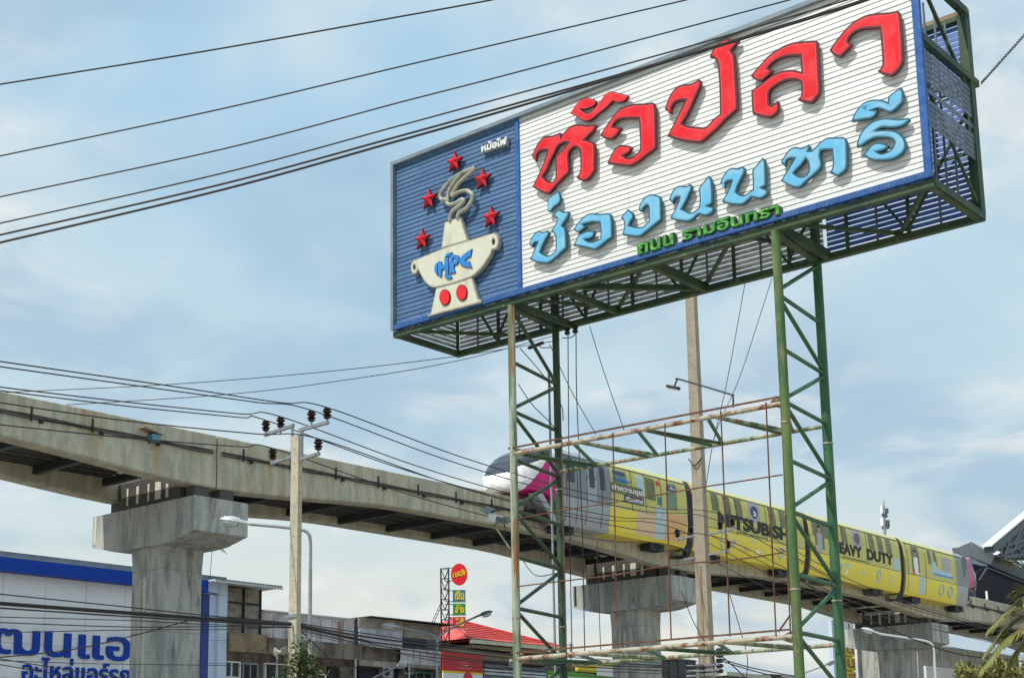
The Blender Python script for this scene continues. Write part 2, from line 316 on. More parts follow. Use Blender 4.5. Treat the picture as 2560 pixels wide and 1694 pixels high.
def text_mesh(txt, bold=0.0, extrude=0.0):
    cu = bpy.data.curves.new('t', 'FONT'); cu.body = txt; cu.size = 1.0; cu.offset = bold; cu.extrude = extrude; cu.resolution_u = 4
    o = bpy.data.objects.new('t', cu); COL.objects.link(o); dg = bpy.context.evaluated_depsgraph_get(); dg.update()
    me = bpy.data.meshes.new_from_object(o.evaluated_get(dg)); vs = [v.co.copy() for v in me.vertices]; fs = [tuple(p.vertices) for p in me.polygons]
    bpy.data.objects.remove(o); bpy.data.curves.remove(cu); bpy.data.meshes.remove(me)
    return vs, fs
def text_on(txt, F, a0, a1, b0, b1, o0, o1, bold=0.02, slope=0.0):
    """text filling [a0,a1]x[b0,b1] of frame F(a,o,b), thickness o0..o1"""
    vs, fs = text_mesh(txt, bold, 0.5); mb = MB()
    if not vs: return mb
    x0 = min(v.x for v in vs); x1 = max(v.x for v in vs); y0 = min(v.y for v in vs); y1 = max(v.y for v in vs)
    def mp(v):
        u = (v.x - x0) / (x1 - x0); w = (v.y - y0) / (y1 - y0)
        return F(a0 + (a1 - a0) * u, o1 if v.z > 0 else o0, b0 + (b1 - b0) * w + slope * u)
    mb.add([mp(v) for v in vs], fs); return mb
def catpts(P, sub=8):
    P = [Vector(p) for p in P]
    if len(P) == 2: P = [P[0], (P[0] + P[1]) / 2, P[1]]
    out = []
    for i in range(len(P) - 1):
        p1, p2 = P[i], P[i + 1]; p0 = P[i - 1] if i else p1 * 2 - p2; p3 = P[i + 2] if i + 2 < len(P) else p2 * 2 - p1
        for k in range(sub):
            u = k / sub; out.append(0.5 * ((2 * p1) + (p2 - p0) * u + (2 * p0 - 5 * p1 + 4 * p2 - p3) * u * u + (3 * p1 - p0 - 3 * p2 + p3) * u**3))
    out.append(P[-1]); return out
def slab(name, F, a0, a1, b0, b1, c0, c1, mat, parent=None, **k):
    mb = MB(); mb.fbox(F, a0, a1, b0, b1, c0, c1); return mb.build(name, mat, parent, **k)
def corr(F, a0, a1, c0, c1, b, amp, wav, b2=None):
    """vertical-ribbed sheet in the a/c plane at depth b (trapezoid ribs)"""
    mb = MB(); pts = []; a = a0
    while a < a1 - 1e-4:
        for fr, dd in ((0, 0), (.35, 0), (.5, 1), (.85, 1)):
            if a + fr * wav < a1: pts.append((a + fr * wav, b + amp * dd))
        a += wav
    pts.append((a1, b)); n = len(pts)
    vs = [F(p, q, c0) for p, q in pts] + [F(p, q, c1) for p, q in pts]
    vs += [F(p, q - 0.01, c0) for p, q in pts] + [F(p, q - 0.01, c1) for p, q in pts]
    fs = []
    for i in range(n - 1): fs += [(i, i + 1, n + i + 1, n + i), (3 * n + i, 3 * n + i + 1, 2 * n + i + 1, 2 * n + i), (i, 2 * n + i, 2 * n + i + 1, i + 1), (n + i, n + i + 1, 3 * n + i + 1, 3 * n + i)]
    mb.add(vs, fs); return mb
def GF(t, off, z): return G(t, off, z)

# ================================================================== ground, road
def ground():
    mb = MB(); mb.quad((-900, -300, 0), (900, -300, 0), (900, 1500, 0), (-900, 1500, 0)); mb.build('ground', mGround, kind='structure')
    mb = MB(); mb.fbox(G, -140, 260, -10, -1.8, -0.2, 0.006); mb.fbox(G, -140, 260, 1.8, 10, -0.2, 0.006); mb.build('road', mAsph, kind='structure')
    mb = MB(); mb.fbox(G, -140, 260, -1.8, 1.8, -0.2, 0.14); mb.build('median', mPave, kind='structure')
    mb = MB(); mb.fbox(G, -140, 260, 10, 14, -0.2, 0.13); mb.build('near_pavement', mPave, kind='structure')
    mb = MB(); mb.fbox(G, -140, 260, -14, -10, -0.2, 0.13); mb.build('far_pavement', mPave, kind='structure')
    mb = MB()
    for o in (-5.9, 5.9):
        for k in range(-40, 80): mb.fbox(G, k * 3, k * 3 + 1.4, o - .06, o + .06, 0.009, 0.013)
    mb.build('lane_markings', mWhite, kind='structure')
ground()

# ================================================================== billboard
def billboard():
    root = thing('roadside_billboard', S(SWD / 2, -SDP / 2, -SA.z), 'huge slatted roadside billboard with red and blue Thai lettering raised on green pipe towers', 'billboard')
    P = root
    SDIV = onS(1297, 520)[0]          # divider between blue and white fields
    h0, h1 = 0.30, 4.38; n = 37; pit = (h1 - h0) / n; thk = 0.004
    print('SDIV', SDIV, 'pitch', pit)
    def slats(name, s0, s1, o, mat, side, gap=0.014, hs0=h0, hs1=h1):
        hs0 = hs0 if side > 0 else h0 - pit
        nn = int(round((hs1 - hs0) / pit)); mb = MB()
        # one louvre blade: flat board with a small turned-in lip, leaning out at the foot
        z0, z1 = hs0 + gap, hs0 + pit
        F = S
        mb.box8([F(s0, o - .002, z0), F(s1, o - .002, z0), F(s1, o + .004, z0), F(s0, o + .004, z0), F(s0, o - .008, z1), F(s1, o - .008, z1), F(s1, o - .002, z1), F(s0, o - .002, z1)])
        mb.fbox(F, s0, s1, o - .018, o - .0025, z0, z0 + .004)
        if side > 0:
            mb.fbox(F, s0, s1, o - .040, o - .004, z1 - .004, z1 - .0005); mb.fbox(F, s0, s1, o - .042, o - .038, z1 - .004, z1 + gap + .014)
        first = mb.build('slat', mat, P)
        rs = random.Random(nn + int(o * 100) + int(s0 * 10))
        for k in range(1, nn):
            c_ = inst(first, UP * (pit * k + rs.uniform(-.003, .003)), P); c_.rotation_euler = (0, 0, 0); c_.rotation_euler.rotate_axis('Y', rs.uniform(-.0006, .0006))
    slats('slat', 0.09, SDIV - 0.05, -0.02, mBlueSlat, 1, gap=.020)
    slats('slat', SDIV + 0.05, SWD - 0.14, -0.02, mWhiteSlat, 1, gap=.020)
    # rear face (seen from inside and below): blue field on the right, weathered white elsewhere
    slats('slat', 0.09, SWD - 3.4, -SDP + 0.03, mBackSlat, -1, gap=0.026)
    slats('slat', SWD - 3.32, SWD - 0.09, -SDP + 0.03, M('deep_blue_rear_slat', (0.06, 0.12, 0.46), 0.5, 0, (0.10, 0.22, 0.5), 2.5), -1, gap=0.026)
    # left end: slats running front to back
    def endslats(s, hs, mat, lab=None):
        mb = MB(); z0 = hs[0]
        mb.fbox(S, s - .003, s + .003, -SDP + 0.08, -0.08, z0 + .022, z0 + pit)
        first = mb.build('slat', mat, P)
        for z in hs[1:]: inst(first, UP * (z - z0), P)
    endslats(0.03, [h0 + pit * k for k in range(-1, n)], mBackSlat)
    endslats(SWD - 0.03, [h0 + pit * k for k in list(range(8, 13)) + [14] + list(range(16, 22))], mGreySlat)
    # front trim
    slab('frame_rail', S, 0.0, SWD, -0.04, 0.09, 4.38, 4.47, mFrameGrey, P)
    slab('frame_rail', S, 0.085, SWD, -0.045, 0.075, 0.165, 0.285, mFrameBlue, P)
    slab('frame_rail', S, 0.0, 0.085, -0.04, 0.09, 0.165, 4.378, mFrameGrey, P)
    slab('frame_rail', S, SDIV - 0.05, SDIV + 0.05, -0.015, 0.03, 0.287, 4.378, mFrameBlue, P)
    slab('frame_rail', S, SWD - 0.14, SWD, -0.04, 0.06, 0.287, 4.378, mFrameBlue, P)
    slab('frame_rail', S, 0.0, SWD, -SDP - 0.05, -SDP + 0.04, 4.38, 4.47, mWallBrown, P)
    slab('frame_rail', S, SWD - 0.09, SWD, -SDP - 0.05, -SDP + 0.06, 0.14, 4.378, mGreenDark, P)
    # small bolts along lower rail ribbed flashing
    mb = MB()
    for k in range(int(SWD / 0.09)): mb.fbox(S, 0.12 + k * .09, 0.15 + k * .09, 0.075, 0.081, 0.18, 0.27)
    mb.build('ribbed_flashing', M('flashing_rib', (0.07, 0.12, 0.24), 0.6, spec=.2), P, kind='stuff')
    # chords
    def chord(s0, s1, o, h, w=0.14, m=mGreenDark): return slab('chord', S, s0, s1, o - w, o, h, h + w, m, P)
    chord(0, SWD, 0.0, 0.0); chord(0, SWD, -SDP + 0.14, 0.0); chord(0, SWD, -0.05, 4.22, .1); chord(0, SWD, -SDP + 0.15, 4.22, .1)
    FL = onS(1278, 791, -0.07)[0]; FR = onS(1940, 602, -0.07)[0]
    BL = onS(1390, 870, -SDP + .07)[0]; BR = onS(2043, 670, -SDP + .07)[0]
    print('posts', FL, FR, BL, BR)
    B_ = -SDP + .07; A_ = -0.07
    def member(name, p, q, w, m, tube=False, h=None):
        mb = MB()
        if tube: mb.tube([p, q], w / 2, 10)
        else: mb.bar(p, q, w, h)
        return mb.build(name, m, P, smooth=tube)
    # bottom frame: cross members and plan diagonals
    xs = [0.07, (FL + BL) / 2, 7.4, (FR + BR) / 2, SWD - 0.09]
    xs = [0.08, FL, 5.0, 7.35, FR, SWD - 0.1]
    for i, s in enumerate(xs): member('cross_beam', S(s, -0.15, .07), S(s, -SDP + .15, .07), 0.13, mGreenDark)
    zig = [(0.08, 0), (1.9, 1), (3.6, 0), (5.0, 1), (7.35, 0), (7.35, 1), (9.4, 0), (FR, 1), (FR, 0), (11.9, 1), (SWD - .1, 0)]
    for a, b in zip(zig, zig[1:]):
        member('brace', S(a[0], A_ if not a[1] else B_, .18), S(b[0], A_ if not b[1] else B_, .18), 0.07, mGreenDark)
    # bays inside: verticals on both faces + web bracing behind
    k = 0
    for s in [0.1 + 1.335 * i for i in range(11)]:
        for o in (-0.10, -SDP + 0.12):
            member('upright', S(s, o, 0.14), S(s, o, 4.36), 0.06, mGreenDark)
    for s in [0.75 + 1.335 * i for i in range(10)]:
        member('upright', S(s, -SDP + 0.10, 0.14), S(s, -SDP + 0.10, 4.36), 0.035, mGreySlat)
    for i in range(10):
        a, b = 0.1 + 1.335 * i, 0.1 + 1.335 * (i + 1)
        z0, z1 = (0.14, 2.2) if i % 2 else (2.2, 0.14)
        member('brace', S(a, -SDP + .2, z0), S(b, -SDP + .2, z1), 0.05, mGreenDark)
    for h in (1.4, 2.9):
        member('rail', S(0.1, -SDP + .14, h), S(SWD - .1, -SDP + .14, h), 0.05, mGreenDark)
        member('rail', S(0.1, -.12, h), S(SWD - .1, -.12, h), 0.05, mGreenDark)
    # right end frame: open, with braces
    e = SWD - 0.06
    member('upright', S(e, -SDP + .1, .14), S(e, -SDP + .1, 4.4), 0.12, mGreenDark)
    member('upright', S(e, -.05, .14), S(e, -.05, 4.4), 0.05, mGreySlat)
    for (fo, fh, go, gh, w) in ((-.05, 2.95, -SDP - .25, 2.95, .14), (-.05, 4.40, -SDP + .05, 4.40, .14), (-.05, .1, -SDP, .1, .14), (-.1, 2.1, -SDP + .1, .25, .05), (-.1, 4.3, -SDP + .1, 2.6, .06), (-.1, 4.3, -1.5, 4.9, .04)):
        if gh > 4.6: continue
        member('end_brace', S(e, fo, fh), S(e, go, gh), w, mGreenDark)
    for o in (-.9, -1.4, -1.9): member('upright', S(e - .25, o, .2), S(e - .25, o, 4.1), 0.035, mGreySlat)
    for s in (.06,): member('cross_beam', S(s, -.1, 4.32), S(s, -SDP + .1, 4.32), .1, mGreenDark)
    for s in (4.0, 8.0): member('cross_beam', S(s, -.1, 4.32), S(s, -SDP + .1, 4.32), .1, mGreenDark)
    # ---- towers
    Z0 = -SA.z
    def post(s, o, m, r, lab=None, split=None):
        mb = MB(); pts = [S(s, o, Z0)] + [S(s, o, Z0 + k) for k in range(2, 12, 2)] + [S(s, o, -0.0)]
        mb.tube(pts, r * 1.12, 16, r); ob = mb.build('post', m, P, smooth=True)
        if lab: ob['label'] = lab
        for zz in (5.0, 8.2):
            m2 = MB(); m2.lathe(S(s, o, Z0 + zz), [(r * 1.17, 0), (r * 1.17, 0.03)], 16); m2.build('weld_collar', mRustPipe, ob, smooth=True)
    post(FL, A_, mPalePost, 0.082, 'pale flaking pipe post streaked with rust'); post(FR, A_, mGreenPost, 0.09, 'bright green pipe post')
    post(BL, B_, mGreenDark, 0.085, 'dark green rear pipe post'); post(BR, B_, mGreenMid, 0.095)
    def zat(x, y, s): return onS(x, y, A_)[1]
    lv = {0: [onS(1283, y, A_)[1] for y in (903, 1027, 1148, 1275, 1391, 1520, 1645)], 1: [onS(1958, y, A_)[1] for y in (734, 869, 1004, 1150, 1280, 1436, 1582)]}
    for k, (fs, bs, m) in enumerate(((FL, BL, mGreenDark), (FR, BR, mGreenMid))):
        L = lv[k]; L = L + [L[-1] - 1.05 * i for i in range(1, 5) if L[-1] - 1.05 * i > Z0 + .2]
        off = 1 if k == 0 else 0
        for i, z in enumerate(L): member('strut', S(fs, A_, z), S(bs, B_, z - 0.0), 0.085, m, True)
        for i in range(len(L) - 1):
            fi, bi = (i, i + 1) if (i % 2 == off) else (i + 1, i)
            member('brace', S(fs, A_, L[fi] + (-.06 if bi > fi else .06)), S(bs, B_, L[bi] + (.06 if bi > fi else -.06)), 0.085, m, True)
        top = L[0]
        member('brace', S(fs, A_, top + .1) if k else S(fs, A_, -0.05), S(bs, B_, -.05) if k else S(bs, B_, top + .0), 0.085, m, True)
    for fs, sgn in ((FL, 1), (FR, -1)):
        for z in (onS(1296, 1132, A_)[1], onS(1307, 1645, A_)[1]):
            mb = MB(); mb.prism([[(fs, z - .16), (fs + sgn * .30, z - .05), (fs + sgn * .30, z + .05), (fs, z + .16)]], S, A_ - .006, A_ + .006); mb.build('gusset_plate', mRustPipe, P)
            for k in range(3): mb = MB(); mb.lathe(S(fs + sgn * (.12 + .06 * k), A_ + .006, z), [(.014, 0), (.014, .012)], 6, Sd * -1); mb.build('bolt', mDark, P)
    # knee braces into the box
    member('brace', S(FL, A_, .02), S(BL, B_, .1), 0.15, mGreenDark); member('brace', S(FR, A_, .02), S(BR, B_, .1), 0.16, mGreenDark)
    member('brace', S(7.35 - 2.2, A_, .1), S(7.35, B_, .1), .12, mGreenDark)
    for bs in (BL, BR): member('upright', S(bs, B_, 0), S(bs, B_, 4.3), .15, mGreenDark)
    # ---- the two flat trusses between the towers
    def flat_truss(zL, zR, mf, nseg):
        zf = (zL + zR) / 2
        member('truss_chord', S(FL, A_ + .02, zL), S(FR, A_ + .02, zR), 0.10, mf, True)
        member('truss_chord', S(BL, B_, zL), S(BR, B_, zR), 0.09, mPalePost, True)
        for i in range(nseg):
            a = FL + (FR - FL) * i / nseg; b = FL + (FR - FL) * (i + 1) / nseg; m_ = (a + b) / 2 + (BL - FL) * .5
            zz = zL + (zR - zL) * i / nseg
            member('truss_web', S(a + .1, A_, zz), S(m_, B_, zz), 0.075, mPalePost if i % 2 else mGreenDark, True)
            member('truss_web', S(m_, B_, zz), S(b - .05, A_, zz), 0.08, mGreenMid, True)
            member('truss_web', S(a + .1, A_, zz), S(a + .1 + .25, B_, zz), 0.075, mGreenMid, True)
        member('angle_iron', S(FL - .1, A_ + .06, zL + .13), S(FR - .1, A_ + .06, zR + .13), 0.035, mRustRod)
    U = (onS(1296, 1132, A_)[1], onS(1950, 1010, A_)[1]); Lw = (onS(1307, 1645, A_)[1], onS(1984, 1590, A_)[1])
    print('truss', U, Lw)
    flat_truss(U[0], U[1], mRustPipe, 4); flat_truss(Lw[0], Lw[1], mRustPipe, 4)
    for (x0, y0, x1, y1) in ((1404, 1100, 1416, 1640), (1532, 1082, 1544, 1615), (1662, 1058, 1678, 1600), (1802, 1028, 1825, 1590), (1915, 1005, 1940, 1588), (1953, 1000, 1976, 1580)):
        s, a = onS(x0, y0, .0); s2, b = onS(x1, y1, .0)
        member('mesh_rod', S(s, 0.0, a), S(s2, 0.0, b), 0.030, mRustRod, True)
    for pts in (((1290, 1297), (1388, 1278), (1538, 1254), (1774, 1214), (1808, 1209), (1956, 1186)), ((1295, 1465), (1400, 1452), (1540, 1436), (1676, 1412), (1854, 1396), (1958, 1380))):
        mb = MB(); mb.tube(catpts([S(onS(x, y, .03)[0], .03, onS(x, y, .03)[1]) for x, y in pts], 3), 0.015, 6); mb.build('mesh_rod', mRustRod, P, smooth=True)
    member('mesh_rod', S(onS(1946, 1578)[0], 0, onS(1946, 1578)[1]), S(onS(1976, 1536)[0], 0, onS(1976, 1536)[1]), .035, mRustRod, True)
    # pipe conduit up the left rear post, droppers and fuse cut-outs under the box
    mb = MB(); mb.tube([S(BL - .17, B_ + .08, Z0), S(BL - .17, B_ + .08, -1.0)], 0.028, 8); mb.build('conduit', mGalv, P, smooth=True)
    for (x, y) in ((1418, 826), (1438, 822)):
        p = onvert(x, y, S(0, B_, 0), Sd); mb = MB(); mb.lathe(p - UP * .1, [(.05, 0), (.075, .05), (.04, .08), (.075, .12), (.05, .2)], 10); mb.build('insulator', mDark, P, smooth=True)
        mb = MB(); mb.bar(p + UP * .1, p + UP * .22, .03); mb.build('bracket', mDark, P)
    p = onvert(1350, 858, S(0, B_, 0), Sd); mb = MB(); mb.bar(p + Sw * .1, p - Sw * .35 + UP * -.05, .09, .05); mb.build('bracket', mDark, P)
    for pts in (((1420, 836), (1421, 1000), (1424, 1300), (1430, 1640)), ((1440, 833), (1442, 1000), (1455, 1300), (1462, 1640)), ((1300, 870), (1360, 940), (1402, 1010), (1408, 1050)), ((1296, 960), (1330, 1010), (1375, 1055), (1408, 1095)), ((1302, 1393), (1330, 1430), (1352, 1439), (1392, 1432)), ((1405, 845), (1428, 843), (1438, 835)), ((1348, 858), (1352, 868), (1378, 868))):
        mb = MB(); mb.tube(catpts([onvert(x, y, S(0, B_ + .2, 0), Sd) for x, y in pts], 5), 0.012, 5); mb.build('loose_cable', mCable, P)
    # ---------------- lettering
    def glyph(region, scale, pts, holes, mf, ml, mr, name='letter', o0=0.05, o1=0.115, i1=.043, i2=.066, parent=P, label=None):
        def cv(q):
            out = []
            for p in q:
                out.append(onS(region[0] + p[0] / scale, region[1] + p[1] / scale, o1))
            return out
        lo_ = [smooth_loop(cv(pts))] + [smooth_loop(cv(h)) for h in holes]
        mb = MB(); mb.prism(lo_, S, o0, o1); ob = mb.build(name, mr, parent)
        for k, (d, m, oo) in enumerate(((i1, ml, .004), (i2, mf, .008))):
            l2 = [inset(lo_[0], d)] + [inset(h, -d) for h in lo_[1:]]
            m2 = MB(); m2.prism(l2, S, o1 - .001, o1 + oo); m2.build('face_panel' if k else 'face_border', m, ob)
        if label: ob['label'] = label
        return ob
    RD = dict(mf=mRed, ml=mRedLight, mr=mRedRim); BD = dict(mf=mBlu, ml=mBluLight, mr=mBluRim, i1=.034, i2=.052)
    r1 = (1310, 210); k1 = 5.228
    glyph(r1, k1, [(100,940),(150,830),(190,760),(240,705),(300,680),(370,675),(430,655),(470,635),(492,660),(488,690),(520,640),(560,590),(620,550),(680,530),(760,530),(850,540),(930,525),(942,550),(920,600),(860,660),(795,725),(860,740),(925,775),(928,900),(925,1050),(925,1120),(890,1180),(840,1240),(790,1265),(740,1260),(685,1225),(715,1180),(735,1120),(735,1000),(728,870),(700,840),(660,825),(620,850),(590,890),(582,960),(588,1050),(590,1150),(530,1210),(470,1270),(400,1350),(330,1430),(270,1430),(200,1400),(110,1345),(180,1200),(240,1060),(280,960),(305,870),(260,868),(200,885),(165,930),(155,1015),(125,975)],
          [[(476,790),(520,768),(575,772),(540,820),(470,890),(408,955),(410,1050),(412,1180),(400,1250),(370,1282),(310,1265),(245,1205),(300,1120),(350,1000),(400,900),(440,820)]], label='red blackletter-style first letter', **RD)
    q = [(605,385),(660,300),(720,225),(790,185),(860,190),(930,210),(945,235),(920,280),(860,310),(800,330),(735,325),(800,375),(850,380),(900,340),(950,280),(1000,220),(1060,140),(1120,100),(1200,110),(1280,130),(1350,148),(1365,165),(1320,215),(1270,240),(1200,240),(1165,222),(1115,270),(1050,330),(960,400),(900,450),(850,480),(790,485),(740,465),(690,430),(640,400)]
    glyph(r1, k1, q, [], mRed, mRedLight, mRedRim, i1=.02, i2=.04, label='small curled red vowel mark')
    glyph((1490, 220), 7.125, [(75,840),(120,770),(170,690),(230,600),(300,500),(370,420),(450,360),(550,315),(650,290),(780,280),(900,275),(1010,262),(1045,290),(1060,420),(1065,700),(1070,1070),(980,1140),(870,1220),(760,1310),(690,1350),(610,1390),(500,1385),(350,1370),(200,1345),(250,1230),(290,1150),(340,1080),(400,1035),(460,1015),(540,1025),(610,1035),(640,1060),(620,1110),(570,1160),(495,1205),(540,1235),(600,1245),(660,1225),(720,1170),(780,1110),(785,950),(775,800),(770,650),(755,545),(600,545),(430,560),(350,600),(300,680),(380,700),(465,710),(430,760),(380,820),(300,900),(260,915),(180,910),(120,880)], [], **RD)
    glyph((1650, 80), 5.409, [(62,1045),(100,940),(140,850),(190,780),(250,730),(310,710),(390,705),(460,680),(525,640),(552,660),(550,720),(500,830),(450,950),(400,1060),(350,1150),(300,1235),(360,1265),(440,1280),(520,1285),(600,1290),(660,1250),(720,1180),(810,1110),(808,950),(800,700),(785,500),(770,400),(730,360),(670,345),(690,290),(720,240),(760,180),(810,135),(860,105),(930,95),(1000,100),(1065,90),(1060,130),(1010,190),(960,250),(1000,310),(1015,450),(1030,700),(1045,900),(1045,1040),(980,1100),(880,1190),(780,1300),(700,1370),(620,1440),(540,1495),(440,1490),(340,1480),(220,1450),(95,1410),(160,1290),(230,1150),(290,1030),(345,925),(280,925),(210,950),(165,1000),(150,1050),(150,1110),(120,1090)], [], label='red letter with a tall stem', **RD)
    glyph((1860, 80), 6.532, [(110,720),(180,630),(280,520),(370,420),(450,350),(560,280),(680,215),(800,175),(900,160),(1030,150),(1180,145),(1205,170),(1215,400),(1230,700),(1240,900),(1235,990),(1190,1060),(1120,1150),(1080,1160),(1000,1150),(930,1140),(870,1100),(920,1060),(935,1000),(930,830),(860,790),(780,780),(680,795),(580,840),(480,900),(410,980),(405,1060),(410,1180),(450,1200),(500,1170),(545,1120),(570,1160),(565,1260),(520,1340),(440,1390),(380,1400),(280,1380),(140,1340),(130,1200),(118,970),(200,900),(300,830),(400,750),(480,700),(580,650),(700,625),(800,620),(935,650),(925,520),(920,390),(800,390),(700,400),(600,430),(500,480),(430,540),(390,590),(470,630),(420,690),(350,750),(290,800),(220,795),(150,760)], [], **RD)
    glyph((2060, 10), 7.841, [(105,910),(200,770),(300,640),(400,520),(480,440),(580,350),(700,280),(830,220),(950,195),(1150,175),(1300,165),(1440,140),(1485,180),(1510,400),(1535,700),(1550,1000),(1545,1130),(1500,1230),(1420,1330),(1330,1405),(1230,1400),(1120,1370),(1045,1320),(1110,1260),(1140,1200),(1140,1050),(1120,800),(1100,550),(1090,470),(950,480),(800,490),(680,520),(580,570),(500,650),(465,730),(550,800),(480,880),(400,960),(330,1040),(250,1030),(170,990)], [], label='last red letter beside the right edge', **RD)
    b1 = (1310, 460); kb = 7.129
    glyph(b1, kb, [(595,130),(630,170),(645,280),(610,350),(540,400),(480,470),(440,495),(415,480),(425,350),(440,270),(500,210),(560,175)], [], mBlu, mBluLight, mBluRim, i1=.02, i2=.04, label='small sky blue tone mark')
    glyph(b1, kb, [(95,1050),(130,960),(190,880),(260,830),(310,850),(360,850),(415,825),(450,860),(440,900),(380,1000),(330,1100),(290,1210),(340,1240),(400,1270),(460,1270),(520,1230),(560,1180),(565,1050),(560,930),(520,870),(480,840),(530,760),(580,670),(595,620),(535,575),(530,540),(570,490),(630,455),(680,480),(720,495),(790,485),(805,530),(770,600),(720,670),(680,740),(725,780),(745,850),(755,1000),(755,1140),(680,1200),(600,1280),(520,1350),(420,1410),(340,1410),(250,1400),(180,1375),(100,1340),(160,1230),(200,1130),(240,1040),(200,1040),(170,1070),(150,1120),(120,1110)], [], **BD)
    glyph(b1, kb, [(880,800),(940,720),(1010,630),(1080,570),(1160,525),(1280,525),(1400,530),(1500,520),(1550,550),(1565,700),(1570,950),(1480,1010),(1380,1090),(1270,1165),(1190,1155),(1080,1130),(980,1110),(880,1100),(920,1010),(980,900),(1040,872),(1110,840),(1200,832),(1250,830),(1260,880),(1210,950),(1140,980),(1085,985),(1150,1020),(1220,1025),(1300,1000),(1360,970),(1365,850),(1350,690),(1220,680),(1130,700),(1050,720),(1115,765),(1075,790),(1015,835),(970,868),(920,845)], [], **BD)
    glyph((1540, 420), 7.838, [(90,985),(150,900),(230,805),(290,850),(330,890),(335,970),(290,1040),(255,1120),(330,1140),(420,1155),(520,1150),(580,1100),(640,1040),(640,900),(630,750),(600,730),(550,770),(510,850),(460,850),(450,780),(480,680),(550,590),(620,535),(700,515),(790,530),(860,560),(880,650),(885,850),(885,1010),(800,1080),(700,1160),(600,1240),(500,1320),(430,1345),(300,1335),(120,1310),(150,1200),(160,1100),(140,1020)], [], **BD)
    glyph((1540, 420), 7.838, [(1040,610),(1070,530),(1120,430),(1190,365),(1260,345),(1330,350),(1400,345),(1445,310),(1485,350),(1480,420),(1440,500),(1390,610),(1340,710),(1290,800),(1360,830),(1440,870),(1500,870),(1560,830),(1630,760),(1640,600),(1620,400),(1690,300),(1750,230),(1815,150),(1860,200),(1880,330),(1890,500),(1885,680),(1850,715),(1790,740),(1860,750),(1915,780),(1910,830),(1860,890),(1780,930),(1700,930),(1620,905),(1560,950),(1500,1010),(1420,1045),(1320,1045),(1200,1030),(1120,1010),(1055,975),(1110,890),(1170,770),(1230,640),(1240,580),(1180,580),(1140,620),(1120,700),(1080,660)], [], **BD)
    glyph((1790, 380), 10.45, [(105,800),(150,700),(210,590),(300,470),(400,420),(480,415),(560,425),(620,415),(690,375),(750,430),(745,530),(690,640),(620,780),(560,900),(520,1030),(580,1080),(660,1120),(760,1120),(840,1070),(960,980),(960,800),(945,480),(1040,360),(1130,250),(1215,150),(1275,200),(1295,400),(1300,600),(1300,880),(1200,930),(1320,980),(1360,1030),(1330,1100),(1240,1180),(1140,1220),(1040,1210),(930,1180),(860,1240),(770,1320),(690,1370),(600,1380),(480,1380),(350,1360),(240,1335),(150,1300),(230,1160),(300,1040),(370,880),(410,760),(330,760),(250,800),(215,870),(220,930),(160,870)], [], **BD)
    glyph((1940, 320), 5.268, [(60,455),(110,370),(180,280),(250,250),(330,260),(390,240),(430,215),(450,250),(425,300),(470,300),(520,250),(580,190),(650,140),(700,125),(800,125),(890,122),(925,160),(935,250),(935,500),(910,560),(850,610),(810,635),(750,610),(690,585),(730,550),(745,500),(745,400),(735,290),(650,290),(590,300),(580,370),(600,450),(590,520),(530,590),(460,650),(380,720),(310,780),(250,785),(170,760),(60,695),(110,620),(160,540),(210,460),(240,405),(180,405),(140,430),(120,510),(90,480)], [[(390,410),(330,490),(270,550),(235,590),(290,630),(350,640),(400,620),(430,560),(425,480),(408,430)]], **BD)
    glyph((2110, 200), 3.894, [(120,655),(130,600),(150,540),(190,480),(240,430),(300,395),(380,372),(450,372),(530,380),(630,370),(640,390),(610,420),(560,450),(500,465),(430,465),(370,465),(310,492),(400,485),(470,490),(530,510),(580,560),(600,610),(595,670),(560,720),(500,760),(430,780),(360,785),(270,780),(175,735),(220,690),(260,640),(320,610),(380,615),(430,635),(425,660),(370,690),(320,700),(370,715),(430,695),(470,660),(490,610),(470,580),(420,565),(350,560),(290,570),(230,600),(170,640)], [], **BD)
    glyph((2110, 200), 3.894, [(70,405),(95,340),(130,285),(180,230),(240,200),(320,190),(390,200),(425,215),(430,160),(490,115),(555,72),(575,120),(575,210),(530,260),(470,310),(430,315),(370,290),(320,280),(260,270),(215,272),(270,290),(325,295),(310,340),(260,375),(200,385),(140,395)], [], label='sky blue vowel mark with a pointed tail', **BD)
    # green street name, white small word
    def word(txt, x0, y0, x1, y1, xt, yt, m, mr, bold, o1=0.10):
        a, b = onS(x0, y0, o1); c, d = onS(x1, y1, o1); e_, f_ = onS(xt, yt, o1)
        hgt = f_ - (b + (d - b) * (e_ - a) / (c - a))
        F = lambda s_, o_, h_: S(s_, o_, h_)
        ob = text_on(txt, F, a, c, b, b + hgt, 0.0, o1, bold + .03, slope=d - b).build('lettering', mr, P)
        text_on(txt, F, a + .02, c - .02, b + .02, b + hgt - .02, o1, o1 + .012, bold - .005, slope=d - b).build('face_panel', m, ob)
        return ob
    word('ถนน', 1593, 640, 1686, 612, 1600, 606, mGrn, mGrnRim, .025)
    word('รามอินทรา', 1704, 605, 1951, 537, 1712, 570, mGrn, mGrnRim, .025)
    word('หม้อไฟ', 1203, 383, 1268, 362, 1205, 358, mWhite, mGreyP, .03)
    # ---------------- emblem
    def poly(region, scale, pts, o1):
        return [onS(region[0] + x / scale, region[1] + y / scale, o1) for x, y in pts]
    z1 = (1010, 340); s1 = 3.2; z2 = (1010, 560); s2 = 3.7346
